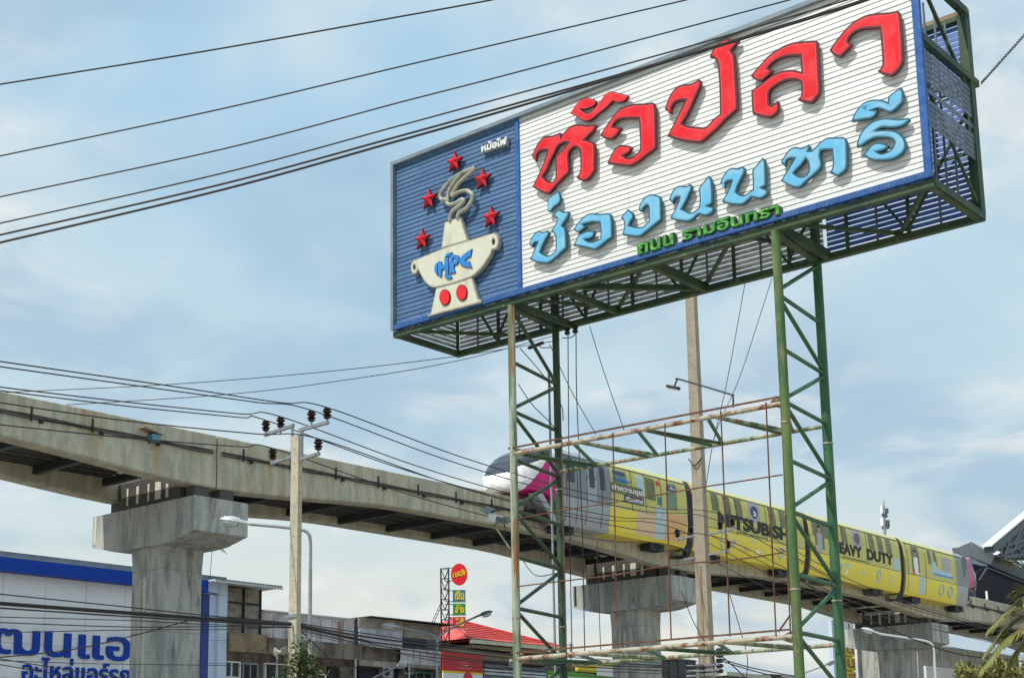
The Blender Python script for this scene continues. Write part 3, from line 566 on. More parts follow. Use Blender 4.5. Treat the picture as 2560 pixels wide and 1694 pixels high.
    def plate(name, region, scale, pts, o0, o1, m, mr, ins=.03, holes=(), sm=True, par=P, label=None):
        l = poly(region, scale, pts, o1); l = smooth_loop(l, 3) if sm else l; hs = [poly(region, scale, h, o1) for h in holes]
        mb = MB(); mb.prism([l] + hs, S, o0, o1); ob = mb.build(name, mr, par)
        if label: ob['label'] = label
        m2 = MB(); m2.prism([inset(l, ins)] + [inset(h, -ins * .6) for h in hs], S, o1 - .001, o1 + .008); m2.build('face_panel', m, ob); return ob
    plate('hotpot_chimney', z1, s1, [(325,690),(450,645),(512,838),(298,900)], .02, .12, mCream, mCreamRim, sm=False)
    def oval(c, rx, ry, n=18): return [(c[0] + rx * math.cos(2 * math.pi * i / n), c[1] + ry * math.sin(2 * math.pi * i / n)) for i in range(n)]
    plate('hotpot_bowl', z2, s2, [(128,325),(350,232),(600,155),(838,82),(868,100),(882,140),(880,190),(862,230),(822,242),(805,290),(780,330),(740,390),(680,455),(620,498),(500,542),(400,570),(300,592),(250,585),(200,545),(160,480),(132,425),(115,460),(88,468),(64,430),(64,375),(88,340)], .02, .13, mCream, mCreamRim, holes=[oval((836,165), 14, 30), oval((97,403), 11, 26)])
    plate('hotpot_base', z2, s2, [(300,592),(635,495),(690,692),(722,712),(720,732),(225,864),(222,850),(250,832)], .02, .11, mCream, mCreamRim, sm=False)
    for c in ((380,682), (537,638)):
        l = oval(c, 50, 74); plate('red_button', z2, s2, l, .11, .15, mSignRed2, mRedRim, ins=.02)
    FB = (
        ([(635,230),(600,250),(555,285),(520,320),(515,355),(535,385),(580,400),(635,408),(622,380),(612,345),(585,352),(570,340),(590,318),(622,300)], ()),
        ([(425,290),(470,285),(510,295),(518,330),(500,370),(468,385),(468,410),(482,450),(420,466),(426,380)], ([(455,318),(476,316),(478,345),(455,352)],)),
        ([(322,345),(352,350),(355,385),(376,378),(378,320),(412,308),(416,380),(412,470),(383,476),(380,412),(352,425),(350,490),(325,490),(315,420)], ()),
        ([(320,355),(300,365),(285,400),(285,440),(300,465),(316,480),(311,420)], ()),
        ([(375,310),(400,275),(450,262),(435,285),(405,305)], ()), ([(375,478),(420,472),(450,500),(420,514),(385,500)], ()))
    for pts, hs in FB: plate('fish_letter', z2, s2, pts, .13, .165, mFish, mNavy, ins=.006, holes=hs)
    for pts in ([(570,255),(480,290),(400,335),(340,395),(300,450),(292,490),(310,510),(350,508),(345,535),(370,550),(420,535),(462,508),(478,525),(430,570),(390,600),(372,640),(370,680)], [(570,255),(540,290),(490,330),(440,380),(400,440),(385,478),(440,450),(500,438),(540,460),(550,490),(530,540),(490,590),(440,620),(430,660)], [(350,508),(362,440),(400,370),(455,310)]):
        l = poly(z1, s1, pts, .13); mb = MB(); mb.tube(catpts([S(a, .13, b) for a, b in l], 4), .052, 8); ob = mb.build('smoke_tube', mTube, P, smooth=True)
        mb = MB(); mb.tube(catpts([S(a, .165, b) for a, b in l], 4), .015, 6); mb.build('light_tube', mCream, ob, smooth=True)
    for (x, y) in ((1131, 403), (1201, 446), (1067, 496), (1222, 541), (1050, 597)):
        a, b = onS(x, y, .15); mb = MB(); o0, o1, oc = .03, .10, .19; ring = []
        for k in range(10):
            rr = .265 if k % 2 == 0 else .115; th = math.pi / 2 + k * math.pi / 5 - .08; ring.append((a + rr * math.cos(th), b + rr * math.sin(th)))
        mb.m = 1; n_ = 10
        mb.add([S(p, o0, q_) for p, q_ in ring] + [S(p, o1, q_) for p, q_ in ring], [(i, (i + 1) % n_, n_ + (i + 1) % n_, n_ + i) for i in range(n_)])
        mb.m = 0; mb.add([S(p, o1, q_) for p, q_ in ring] + [S(a, oc, b)], [(i, (i + 1) % n_, n_) for i in range(n_)])
        mb.build('red_star', [mStar, mStarD], P, fixn=False)
    return FL, FR, BL, BR
FL, FR, BL, BR = billboard()

# lamps fixed to the billboard towers
def lamps_on_sign():
    p = lambda x, y, o: onvert(x, y, S(0, o, 0), Sd)
    o = -SDP * .0 - .07
    a = [p(1833, 1018, o), p(1832, 990, o), p(1822, 984, o), p(1700, 948, o), p(1693, 950, o), p(1686, 964, o)]
    r = thing('sign_floodlight', a[0], 'slim black floodlight on a long bent arm above the upper truss', 'floodlight')
    mb = MB(); mb.tube(catpts(a, 4), .018, 8); mb.build('arm', mBlackSteel, r, smooth=True)
    mb = MB(); mb.bar(p(1669, 965, o), p(1697, 970, o), .12, .05); mb.build('lamp_head', mBlackSteel, r)
    mb = MB(); mb.bar(p(1671, 968, o) - UP * .012, p(1695, 973, o) - UP * .012, .09, .02); mb.build('lens', mLens, r)
    o = -.07; c = p(1245, 1287, o)
    r = thing('small_floodlight', c - UP * .3, 'small grey box floodlight with visor bracketed to the rusty left post', 'floodlight')
    mb = MB(); mb.bar(p(1228, 1292, o), p(1264, 1300, o), .22, .17); mb.build('lamp_head', mGalv, r)
    mb = MB(); mb.bar(p(1240, 1296, o + .13), p(1262, 1302, o + .13), .02, .12); mb.build('lens', mGlass, r)
    mb = MB(); q0, q1, q2, q3 = p(1206, 1276, o), p(1224, 1266, o), p(1222, 1286, o), p(1246, 1274, o); d = Sd * -.1
    mb.box8([q0, q1, q1 + d, q0 + d, q2, q3, q3 + d, q2 + d]); mb.build('visor', mStSteel, r)
    mb = MB(); mb.tube([p(1236, 1300, o), p(1240, 1308, o), p(1258, 1306, o), p(1276, 1300, o)], .015, 6); mb.tube([p(1234, 1310, o), p(1276, 1372, o)], .022, 6); mb.build('bracket', mGreenPost, r)
    mb = MB(); mb.tube(catpts([p(1256, 1304, o), p(1264, 1320, o), p(1260, 1345, o)], 4), .01, 5); mb.build('cable', mCable, r)
lamps_on_sign()

# stay chain off the right side
def chain():
    a = S(SWD + .05, -SDP - .25, 2.95); r = ray(2570, 78); b = EYE + r * (24.0 / r.y)
    rt = thing('stay_chain', a, 'grey steel chain running from the billboard corner up to the right', 'chain')
    n = 44; d = (b - a) / n; dn = d.normalized(); x = dn.cross(UP).normalized(); y = dn.cross(x)
    for i in range(n):
        c = a + d * (i + .5); s1 = x if i % 2 else y; L = d.length * .68; w = .028
        pts = [c + dn * (L * math.cos(t)) + s1 * (w * math.sin(t)) for t in [2 * math.pi * k / 10 for k in range(11)]]
        mb = MB(); mb.tube(pts, .010, 5, cap=False); mb.build('link', mGalv, rt, smooth=True)
chain()

# ================================================================== guideway
PIERS = [-29.3, 0.15, 29.45, 58.8, 88.1, 117.4]
def soff(t):
    d = min(abs(t - p) for p in PIERS); k = max(0, 1 - d / 10.0)
    return 12.46 - 0.52 * (k * k * (3 - 2 * k)) - (0.012 * max(0, t - 25))
def topz(t): return 13.88 - 0.010 * max(0, t - 28)
def guideway():
    for side, c in ((1, 1.95), (-1, -2.65)):
        for i in range(len(PIERS) - 1):
            a, b = PIERS[i] + .03, PIERS[i + 1] - .03; n = 28; mb = MB(); prof = []
            w = .36
            for k in range(n + 1):
                t = a + (b - a) * k / n; zt, zb = topz(t), soff(t)
                # rounded top plinth, recessed web step, bottom flange
                ring = [(-w, zb + .05), (-w + .05, zb), (w - .05, zb), (w, zb + .05), (w, zt - .98), (w - .035, zt - .90), (w - .035, zt - .62), (w, zt - .54), (w, zt - .03), (w - .03, zt), (-w + .03, zt), (-w, zt - .03), (-w, zt - .54), (-w + .035, zt - .62), (-w + .035, zt - .90), (-w, zt - .98)]
                prof.append([G(t, c + o, z) for o, z in ring])
            m = len(prof[0]); vs = [p for r_ in prof for p in r_]; fs = [tuple(range(m)), tuple(range(n * m, n * m + m))]
            for k in range(n):
                for j in range(m): fs.append((k * m + j, k * m + (j + 1) % m, (k + 1) * m + (j + 1) % m, (k + 1) * m + j))
            mb.add(vs, fs); L = ['outer left span', 'near span before the train', 'span beneath the train', 'span leaving towards the station', 'span inside the station']
            bo = mb.build('guideway_beam', mConc, label=('nearer' if side > 0 else 'farther') + ' concrete monorail beam, ' + ['far left end running out of frame', 'between the left and middle piers', 'under the yellow train, middle to right pier', 'right pier to the station canopy', 'beyond the station canopy'][i], cat='guideway beam', group='monorail guideway beams')
    # camera housing on the near beam
    t_, z_ = onG(380, 1094, 2.33); r = thing('beam_camera', G(t_, 2.35, z_), 'small hooded camera box fixed to the near beam face', 'camera')
    slab('housing', G, t_ - .18, t_ + .16, 2.32, 2.6, z_ - .16, z_ + .08, M('camera_blue', (0.10, 0.25, 0.32), .5), r); mb = MB(); mb.bar(G(t_ - .55, 2.45, z_ + .26), G(t_ + .25, 2.45, z_ + .10), .34, .04); mb.build('hood', mWallBrown, r)
    # cable run on the near beam
    for i in range(len(PIERS) - 1):
        a, b = PIERS[i] + .2, PIERS[i + 1] - .2
        if i > 3: continue
        r = thing('cable_run', G((a + b) / 2, 2.33, 13.0), 'dark cable run and brackets on the near beam, ' + ['far left end', 'left pier to middle pier', 'under the yellow train', 'right pier to station'][i], 'cable run', 'cable runs along the guideway')
        for k in range(3):
            mb = MB(); pts = [G(a + (b - a) * j / 40, 2.345 + .02 * (k % 2), topz(a + (b - a) * j / 40) - .60 - .045 * k + .018 * math.sin(j * 1.3 + k * 2)) for j in range(41)]
            mb.tube(pts, .020, 5); mb.build('cable', mDark, r)
        t = a + 1.0
        while t < b - .6:
            z = topz(t); mb = MB(); mb.fbox(G, t - .02, t + .02, 2.312, 2.37, z - .78, z - .30); mb.fbox(G, t + .3, t + .42, 2.30, 2.40, z - .80, z - .70); mb.build('bracket', mDark, r); t += 2.3
    # walkway steel between beams
    for i in range(4):
        a, b = PIERS[i] + 1.6, PIERS[i + 1] - 1.6
        r = thing('maintenance_walkway', G((a + b) / 2, 0, 12.6), 'dark steel walkway hung between the two beams, ' + ['far left end', 'left pier to middle pier', 'under the yellow train', 'right pier to station'][i], 'walkway', 'walkways between the beams')
        n = int((b - a) / 2.9)
        for k in range(n + 1):
            t = a + (b - a) * k / n; mb = MB(); mb.fbox(G, t - .11, t + .11, -2.29, 1.59, 12.46 - .01 * max(0, t - 28), 12.72 - .01 * max(0, t - 28)); mb.build('cross_beam', mBlackSteel, r)
        for o in (-2.1, -1.8, -1.4, -.75, .75, 1.1, 1.4):
            mb = MB(); mb.fbox(G, a, b, o - .05, o + .05, 12.72 - .01 * max(0, a - 28), 12.80 - .01 * max(0, a - 28)); mb.build('stringer', mSoffit, r)
        mb = MB(); mb.fbox(G, a, b, -2.28, -.35, 12.86 - .01 * max(0, a - 28), 12.90 - .01 * max(0, a - 28)); mb.fbox(G, a, b, .35, 1.58, 12.86 - .01 * max(0, a - 28), 12.90 - .01 * max(0, a - 28)); mb.fbox(G, a, b, -.35, .35, 12.81 - .01 * max(0, a - 28), 12.85 - .01 * max(0, a - 28))
        mb.build('deck_panel', mSoffit, r)
    # piers
    LB = ['', 'concrete pier with wide crosshead nearest the utility pole at left', 'middle concrete pier seen through the billboard legs', 'right concrete pier below the rear of the train', '', '']
    for i, t0 in enumerate(PIERS):
        lab = LB[i] or ('concrete pier out at the far left behind the frame edge' if i == 0 else 'concrete pier hidden by the station' if i == 4 else 'last concrete pier beyond the station')
        r = thing('guideway_pier', G(t0, 0, 0), lab, 'pier', 'concrete guideway piers')
        dz = topz(t0) - 13.88
        mb = MB()
        # column with chamfered corners, slight flare at the head
        def ring(z, w, l, ch=.14): return [G(t0 + a, b - .45, z) for a, b in ((-l + ch, -w), (l - ch, -w), (l, -w + ch), (l, w - ch), (l - ch, w), (-l + ch, w), (-l, w - ch), (-l, -w + ch))]
        zs = [(0, .95, .95), (9.2 + dz, .95, .95), (10.2 + dz, 1.0, 1.0)]; vs = []; fs = [tuple(range(8)), tuple(range(16, 24))]
        for z, w, l in zs: vs += ring(z, w, l)
        for k in range(2):
            for j in range(8): fs.append((k * 8 + j, k * 8 + (j + 1) % 8, k * 8 + 8 + (j + 1) % 8, k * 8 + 8 + j))
        mb.add(vs, fs); col = mb.build('column', mConc2, r)
        for zz in (2.3, 4.6, 6.9, 9.15):
            q = MB(); c_ = ring(zz, .953, .953) + ring(zz + .018, .953, .953); q.add(c_, [(j, (j + 1) % 8, 8 + (j + 1) % 8, 8 + j) for j in range(8)] + [tuple(range(8))[::-1], tuple(range(8, 16))]); q.build('formwork_joint', M('joint_grey', (0.20, 0.20, 0.19), .9), col)
        mb = MB(); pts = [(-3.55, 11.5 + dz), (2.65, 11.5 + dz), (2.65, 10.27 + dz), (1.5, 10.02 + dz), (.8, 9.98 + dz), (-1.4, 9.98 + dz), (-2.2, 10.02 + dz), (-3.55, 10.33 + dz)]
        mb.prism([pts], lambda a, o, b: G(t0 + o, a, b), -1.2, 1.2); mb.build('crosshead', mConc2, r)
        for c in (-2.65, 1.95):
            for d in (-.55, .55):
                mb = MB(); mb.fbox(G, t0 + d - .3, t0 + d + .3, c - .27, c + .27, 11.5 + dz, soff(t0) + .0); mb.build('bearing', M('bearing_dark', (0.10, 0.10, 0.09), .9), r)
        mb = MB(); mb.fbox(G, t0 - 1.0, t0 - .7, -2.25, 1.55, 11.52 + dz, 12.55 + dz); mb.build('diaphragm', mSoffit, r)
        for k, (a0, a1) in enumerate(((-1.7, -1.6), (-1.1, -.95), (-.4, -.3), (.05, .4), (.7, .85))):
            slab('mortar_sunlit_patch', G, t0 - 1.02, t0 - 1.003, a0, a1, 11.7 + dz, 12.35 + dz, mPatch, r)
        # pale strips of mortar down the column front
        for (a0, a1, z0, z1) in ((-.80, -.74, 1.0, 8.9), (-.54, -.42, 7.7, 8.9), (-.50, -.38, 3.0, 7.6), (-.1, -.05, 8.1, 9.0)):
            mb = MB(); mb.fbox(lambda a, b, c: G(t0 - b, a, c), a0, a1, .9, .957, z0, z1); mb.build('mortar_sunlit_patch', mPatch, r)
        mb = MB(); mb.fbox(G, t0 - 1.21, t0 - 1.19, -3.45, -3.31, 10.43 + dz, 11.48 + dz); mb.build('mortar_sunlit_patch', mDark if i == 2 else mPatch, r)  # pale strip paints the sunlit crosshead tip; near-black on the middle pier
guideway()

# ================================================================== monorail train
PROF = [(1.28, 12.78), (1.40, 12.95), (1.52, 13.6), (1.56, 14.06), (1.55, 14.10), (1.56, 14.6), (1.55, 15.2), (1.50, 15.7), (1.42, 16.0), (1.25, 16.25), (0.95, 16.36), (0.5, 16.42)]
TC = 1.95
def prof_off(z):
    for (o0, z0), (o1, z1) in zip(PROF, PROF[1:]):
        if z0 <= z <= z1: return o0 + (o1 - o0) * (z - z0) / (z1 - z0)
    return PROF[0][0] if z < PROF[0][1] else PROF[-1][0]
def tdz(t): return topz(t) - 13.88
def TS(lift):
    return lambda t, o, z: G(t, TC + prof_off(z) + o + lift, z + tdz(t))
def train():
    root = thing('monorail_train', G(40, TC, 12.8), 'four-car yellow monorail train with white and magenta nose on the elevated beam', 'train')
    def patch(name, t0, t1, z0, z1, mat, par, lift=.012, lean=0.0, d=None, thick=.01, nz=6):
        mb = MB(); F = TS(lift); vs = []; fs = []
        zs = [z0 + (z1 - z0) * k / nz for k in range(nz + 1)]
        for o in (0, -thick):
            for z in zs: vs += [F(t0 + lean * (z - z0), o, z), F(t1 + lean * (z - z0), o, z)]
        m = 2 * (nz + 1)
        for k in range(nz): fs += [(2 * k, 2 * k + 1, 2 * k + 3, 2 * k + 2), (m + 2 * k, m + 2 * k + 2, m + 2 * k + 3, m + 2 * k + 1), (2 * k, 2 * k + 2, m + 2 * k + 2, m + 2 * k), (2 * k + 1, m + 2 * k + 1, m + 2 * k + 3, 2 * k + 3)]
        fs += [(0, m, m + 1, 1), (2 * nz, 2 * nz + 1, m + 2 * nz + 1, m + 2 * nz)]
        mb.add(vs, fs); return mb.build(name, mat, par)
    def body(name, t0, t1, mats, fmat, par, seg=16, taper=None):
        mb = MB(); ring = PROF + [(-o, z) for o, z in PROF[::-1]]; m = len(ring)
        st = [t0 + (t1 - t0) * k / seg for k in range(seg + 1)]; vs = []
        for t in st:
            for o, z in ring: vs.append(G(t, TC + o, z + tdz(t)))
        b = len(mb.v); mb.v += vs
        for k in range(seg):
            for j in range(m):
                z = (ring[j][1] + ring[(j + 1) % m][1]) / 2
                mb.f.append([k * m + j, k * m + (j + 1) % m, (k + 1) * m + (j + 1) % m, (k + 1) * m + j]); mb.mi.append(fmat((st[k] + st[k + 1]) / 2, z))
        mb.f.append(list(range(m))); mb.mi.append(fmat(t0 + .1, 14.5)); mb.f.append(list(range(seg * m, seg * m + m))); mb.mi.append(fmat(t1 - .1, 14.5))
        return mb.build(name, mats, par, smooth=True)
    BM = [mYellow, mYellowLow, mPaleY, mTGrey, mTGreyL]
    def fm(gr):
        def f(t, z):
            g = gr and gr(t)
            if g: return 4 if (z < 14.08 or z > 16.1) else 3
            return 1 if z < 14.08 else (2 if z > 16.0 else 0)
        return f
    CARS = [(18.4, 28.62), (29.28, 40.22), (40.88, 51.9), (52.56, 61.6)]
    labs = ['front car, grey behind the nose then yellow with peach print', 'second car with bold black lettering', 'third car with bold black lettering', 'rear car with grey end and blue house print']
    bodies = []
    for i, (a, b) in enumerate(CARS):
        gr = (lambda t: t < 22.2) if i == 0 else ((lambda t: t > 60.0) if i == 3 else None)
        seg = int((b - a) / .38); ob = body('car_body', a, b, BM, fm(gr), root, seg); ob['label'] = labs[i]; bodies.append(ob)
        patch('drip_rail', a + .05, b - .05, 15.97, 16.02, mDark, ob, .012, thick=.02, nz=1); patch('waist_shadow_line', a + .05, b - .05, 14.05, 14.09, mTGrey if i == 0 else mOlive, ob, .008, thick=.02, nz=1)  # dark waist strip paints the shadow line at the skirt break
    # gangways
    for g in (28.95, 40.55, 52.23):
        mb = MB(); ring = [(o * .97, z) for o, z in PROF] ; ring = [(1.15, 12.35), (1.3, 12.6)] + ring[1:] ; ring = ring + [(-o, z) for o, z in ring[::-1]]; m = len(ring); vs = []; fs = []
        for k in range(9):
            t = g - .34 + .68 * k / 8; s_ = .985 if k % 2 else .955
            vs += [G(t, TC + o * s_, 14.5 + (z - 14.5) * s_ + tdz(t)) for o, z in ring]
        for k in range(8):
            for j in range(m): fs.append((k * m + j, k * m + (j + 1) % m, (k + 1) * m + (j + 1) % m, (k + 1) * m + j))
        mb.add(vs, fs); mb.build('gangway', mGang, root)
    # underframe
    for t in (19.3, 26.5, 31.5, 38.5, 43, 49.5, 54.6, 60.9):
        mb = MB(); mb.fbox(G, t - .6, t + .6, TC + .55, TC + 1.15, 12.45 + tdz(t), 13.0 + tdz(t)); mb.lathe(G(t, TC + 1.15, 12.75 + tdz(t)), [(.28, -.1), (.3, -.05), (.3, .0)], 12, Gn); mb.build('bogie', mDark, root)
    mb = MB(); mb.fbox(G, 17.2, 62.5, TC + .42, TC + 1.2, 12.95, 13.35); mb.build('underframe', mDark, root)
    # noses: lofted, with windscreen, white face and magenta wedge
    def nose(tip, sgn, rear=False):
        D = [k_ * (.90 if not rear else 1.0) for k_ in (0.0, .35, .8, 1.3, 1.8, 2.25, 2.6, 2.85, 3.02, 3.1)]
        hw = [1.0, .995, .975, .94, .88, .78, .64, .46, .26, .05]; zt = [16.42, 16.38, 16.24, 16.00, 15.66, 15.28, 14.98, 14.74, 14.52, 14.40]
        zb = [13.75, 13.95, 14.05, 14.08, 14.06, 14.04, 14.04, 14.08, 14.18, 14.34]
        DM = D[-1]
        def ev(d, A):
            for i in range(9):
                if d <= D[i + 1] + 1e-9: break
            p = [A[max(i - 1, 0)], A[i], A[i + 1], A[min(i + 2, 9)]]; u = (d - D[i]) / (D[i + 1] - D[i])
            return p[1] + (p[2] - p[1]) * (u * .6 + .4 * u * u * (3 - 2 * u))
        t00 = 18.4 if sgn < 0 else 61.6
        ns = 62; ds = [DM * (1 - (1 - k / ns) ** 1.5) for k in range(ns + 1)]
        rg = []
        for (o0, z0), (o1, z1) in zip(PROF, PROF[1:]):
            n_ = max(1, int(abs(z1 - z0) / .07)); rg += [(o0 + (o1 - o0) * k / n_, z0 + (z1 - z0) * k / n_) for k in range(n_)]
        rg.append(PROF[-1]); rg = [(o, (z - 12.78) / 3.64) for o, z in rg]; ring = rg + [(-o, q) for o, q in rg[::-1]]; m = len(ring); mb = MB()
        for d in ds:
            h_, a_, b_ = ev(d, hw), ev(d, zt), ev(d, zb)
            for o, q in ring: mb.v.append(G(t00 + sgn * d, TC + o * h_, b_ + (a_ - b_) * q + tdz(t00)))
        for i in range(ns):
            for j in range(m):
                d = (ds[i] + ds[i + 1]) / 2; q = (ring[j][1] + ring[(j + 1) % m][1]) / 2; z = ev(d, zb) + (ev(d, zt) - ev(d, zb)) * q
                if rear: mi = 2 if .2 + (16.4 - z) * .12 < d < .9 + (16.4 - z) * .12 else (3 if d < .6 else 1)
                else:
                    top = z - (15.66 - .36 * (d - .6) * (1 if d < 2.2 else 1.2))
                    if top > 0 and .45 < d < 2.55 and q > .42: mi = 1
                    elif z < 14.1 + (2.35 - d) * 1.05 and d < 2.35 and z < 15.55 and d > .12: mi = 2 if z < 14.1 + (1.95 - d) * 1.2 else 0
                    elif d <= .12: mi = 3
                    else: mi = 0
                mb.f.append([i * m + j, i * m + (j + 1) % m, (i + 1) * m + (j + 1) % m, (i + 1) * m + j]); mb.mi.append(mi)
        mb.f.append(list(range(ns * m, (ns + 1) * m))); mb.mi.append(0)
        ob = mb.build('nose', [mTWhite, mGlass, mPink, mTGrey], root, smooth=True); ob['label'] = 'grey and magenta rear nose' if rear else 'white front nose with magenta wedge and dark windscreen'
        return ob
    nose(0, -1); nose(0, 1, True)
    # skirt strut ahead of first car
    mb = MB(); mb.prism([[(17.0, 14.0), (17.5, 14.0), (18.7, 12.75), (18.4, 12.75)]], lambda a, o, b: G(a, TC + o, b), .9, 1.35); mb.build('front_skirt', mGreyP, root)
    # --- doors, windows, prints
    def win(par, t0, t1, z0, z1, m, nm='window'):
        fr = patch(nm, t0, t1, z0, z1, m, par, .006); return fr
    def seam(par, t, z0=12.95, z1=16.0, w=.03): patch('seam', t - w / 2, t + w / 2, z0, z1, mDark, par, .014, thick=.006)
    b0, b1, b2, b3 = bodies
    for t in (18.95, 19.75, 20.45, 21.6): seam(b0, t)
    win(b0, 19.0, 19.55, 14.75, 15.9, mGlass); win(b0, 20.65, 21.05, 14.7, 15.85, mGlass, 'door_window'); win(b0, 21.45, 21.85, 14.7, 15.85, mGlass, 'door_window')
    patch('door', 20.4, 21.2, 13.95, 15.98, mTGreyL, b0, .003); patch('door', 21.25, 22.05, 13.95, 15.98, mTGrey, b0, .003)
    patch('print', 22.2, 24.3, 12.95, 14.05, mYellowLow, b0, .01); patch('print', 24.3, 26.6, 12.95, 14.05, mPeach, b0, .01); patch('print', 26.6, 28.5, 12.95, 14.3, mOrange, b0, .01)
    patch('print', 25.9, 26.7, 12.95, 14.5, mCyanP, b0, .014)
    for a, c, m in ((22.5, 23.6, mOliveG), (24.4, 25.0, mCyanP), (25.15, 25.9, mOlive), (26.95, 27.75, mOliveG)): win(b0, a, c, 14.75 if a < 26 else 14.5, 15.85, m)
    for t in (23.95, 25.08, 26.4): seam(b0, t, 14.0)
    patch('print', 23.3, 24.9, 14.38, 14.72, mNavy, b0, .014); patch('print', 22.25, 24.8, 14.72, 15.2, mOlive, b0, .012)
    patch('print', 22.5, 23.45, 15.62, 15.8, mNavy, b0, .014); patch('print', 27.0, 27.75, 15.45, 15.72, mNavy, b0, .014); patch('print', 26.0, 26.3, 15.55, 15.8, mSRed, b0, .014); patch('print', 26.05, 26.35, 14.6, 15.0, mTeal, b0, .014)
    def ttext(txt, t0, t1, z0, z1, m, par, bold=.02): text_on(txt, TS(.02), t0, t1, z0, z1, 0, .008, bold).build('lettering', m, par)
    ttext('เครื่องปรับอากาศ', 22.45, 23.85, 15.3, 15.5, mFish, b0); ttext('นำความสุข', 22.35, 24.75, 14.78, 15.12, mTWhite, b0, .03); ttext('เติมอากาศ', 23.4, 24.8, 14.44, 14.66, mTWhite, b0, .03); ttext('เย็น', 27.15, 27.6, 15.52, 15.66, mTWhite, b0)
    for par, T0, T1, badge in ((b1, 29.6, 40.0, 35.0), (b2, 41.0, 51.7, 46.4)):
        for k in range(9):
            a = T0 + .2 + k * 1.12
            if abs(a + .3 - badge) < .9: continue
            patch('window', a, a + .68, 14.98, 15.93, mOlive, par, .006, lean=-.05); 
        patch('print', badge - .55, badge + .55, 14.85, 15.95, mGreyP, par, .01)
        mb = MB(); mb.lathe(G(badge, TC + prof_off(15.4) + .005, 15.42 + tdz(badge)), [(.34, 0), (.34, .03), (.30, .034)], 20, Gn); mb.build('badge', mBrownBadge if par is b2 else mNavy, par)
        for t in (T0 + 3.6, T0 + 6.6): seam(par, t, 14.0)
        patch('door_sill', T0 + 3.7, T0 + 6.5, 14.14, 14.18, mDark, par, .014)
        for (c, rr) in ((T0 + 2.4, .42), (T0 + 3.3, .18), (T0 + 8.0, .3)):
            z = 13.55; pts = [TS(.012)(c + rr * .7 * math.cos(u), 0, z + rr * math.sin(u)) for u in [2 * math.pi * k / 20 for k in range(21)]]
            mb = MB(); mb.tube(pts, .05, 5, cap=False); mb.build('bubble_print', mCyanP, par)
        rp_ = random.Random(int(T0))
        for k in range(9):
            a = T0 + .3 + rp_.uniform(0, 9.5); z = rp_.uniform(13.0, 13.8); patch('print', a, a + rp_.uniform(.15, .5), z, z + rp_.uniform(.1, .3), rp_.choice([mCyanP, mPaleY, mTWhite, mOrange]), par, .009, lean=rp_.uniform(-.5, .5), nz=3)
    text_on('5', TS(.04), 34.82, 35.15, 15.2, 15.62, 0, .008, .03).build('lettering', mTWhite, b1)
    ttext('MITSUBISHI', 31.4, 38.9, 14.28, 15.0, mDark, b1, .045)
    ttext('HEAVY', 43.4, 46.9, 14.32, 14.98, mDark, b2, .045); ttext('DUTY', 47.5, 50.9, 14.32, 14.98, mDark, b2, .045)
    patch('print', 50.9, 51.7, 14.1, 14.8, mCyanP, b2, .01)
    # people printed on the wrap
    for par, t in ((b2, 41.9), (b3, 54.0)):
        patch('print', t - .5, t + .55, 14.3, 15.9, mOlive, par, .008); patch('print', t - .28, t + .3, 14.15, 15.2, mGreyP if par is b2 else mTWhite, par, .012); patch('print', t - .12, t + .16, 15.22, 15.58, mSkin, par, .014); patch('print', t - .14, t + .18, 15.52, 15.68, mDark, par, .016)
        patch('print', t - .45, t - .2, 14.1, 14.5, mOrange if par is b2 else mSRed, par, .014)
    for t in (55.4, 59.9, 52.9): seam(b3, t)
    for a in (55.8, 56.6): patch('window', a, a + .5, 15.0, 15.9, mOlive, b3, .006)
    patch('print', 56.2, 59.2, 14.35, 14.8, mCyanP, b3, .010); patch('print', 56.3, 56.9, 14.6, 15.2, mCyanP, b3, .012); patch('window', 57.9, 59.1, 14.75, 15.65, mGreyP, b3, .014); patch('print', 56.4, 59.4, 14.38, 14.48, mFish, b3, .016); patch('print', 54.4, 55.2, 12.95, 14.0, mCyanP, b3, .01)
    patch('window', 60.4, 60.9, 14.9, 15.85, mOliveG, b3, .006); patch('window', 61.0, 61.4, 14.7, 15.85, mGlass, b3, .006)
    for c in (57.6, 58.9):
        pts = [TS(.012)(c + .3 * math.cos(u), 0, 13.5 + .36 * math.sin(u)) for u in [2 * math.pi * k / 20 for k in range(21)]]; mb = MB(); mb.tube(pts, .06, 5, cap=False); mb.build('bubble_print', mCyanP, b3)
train()

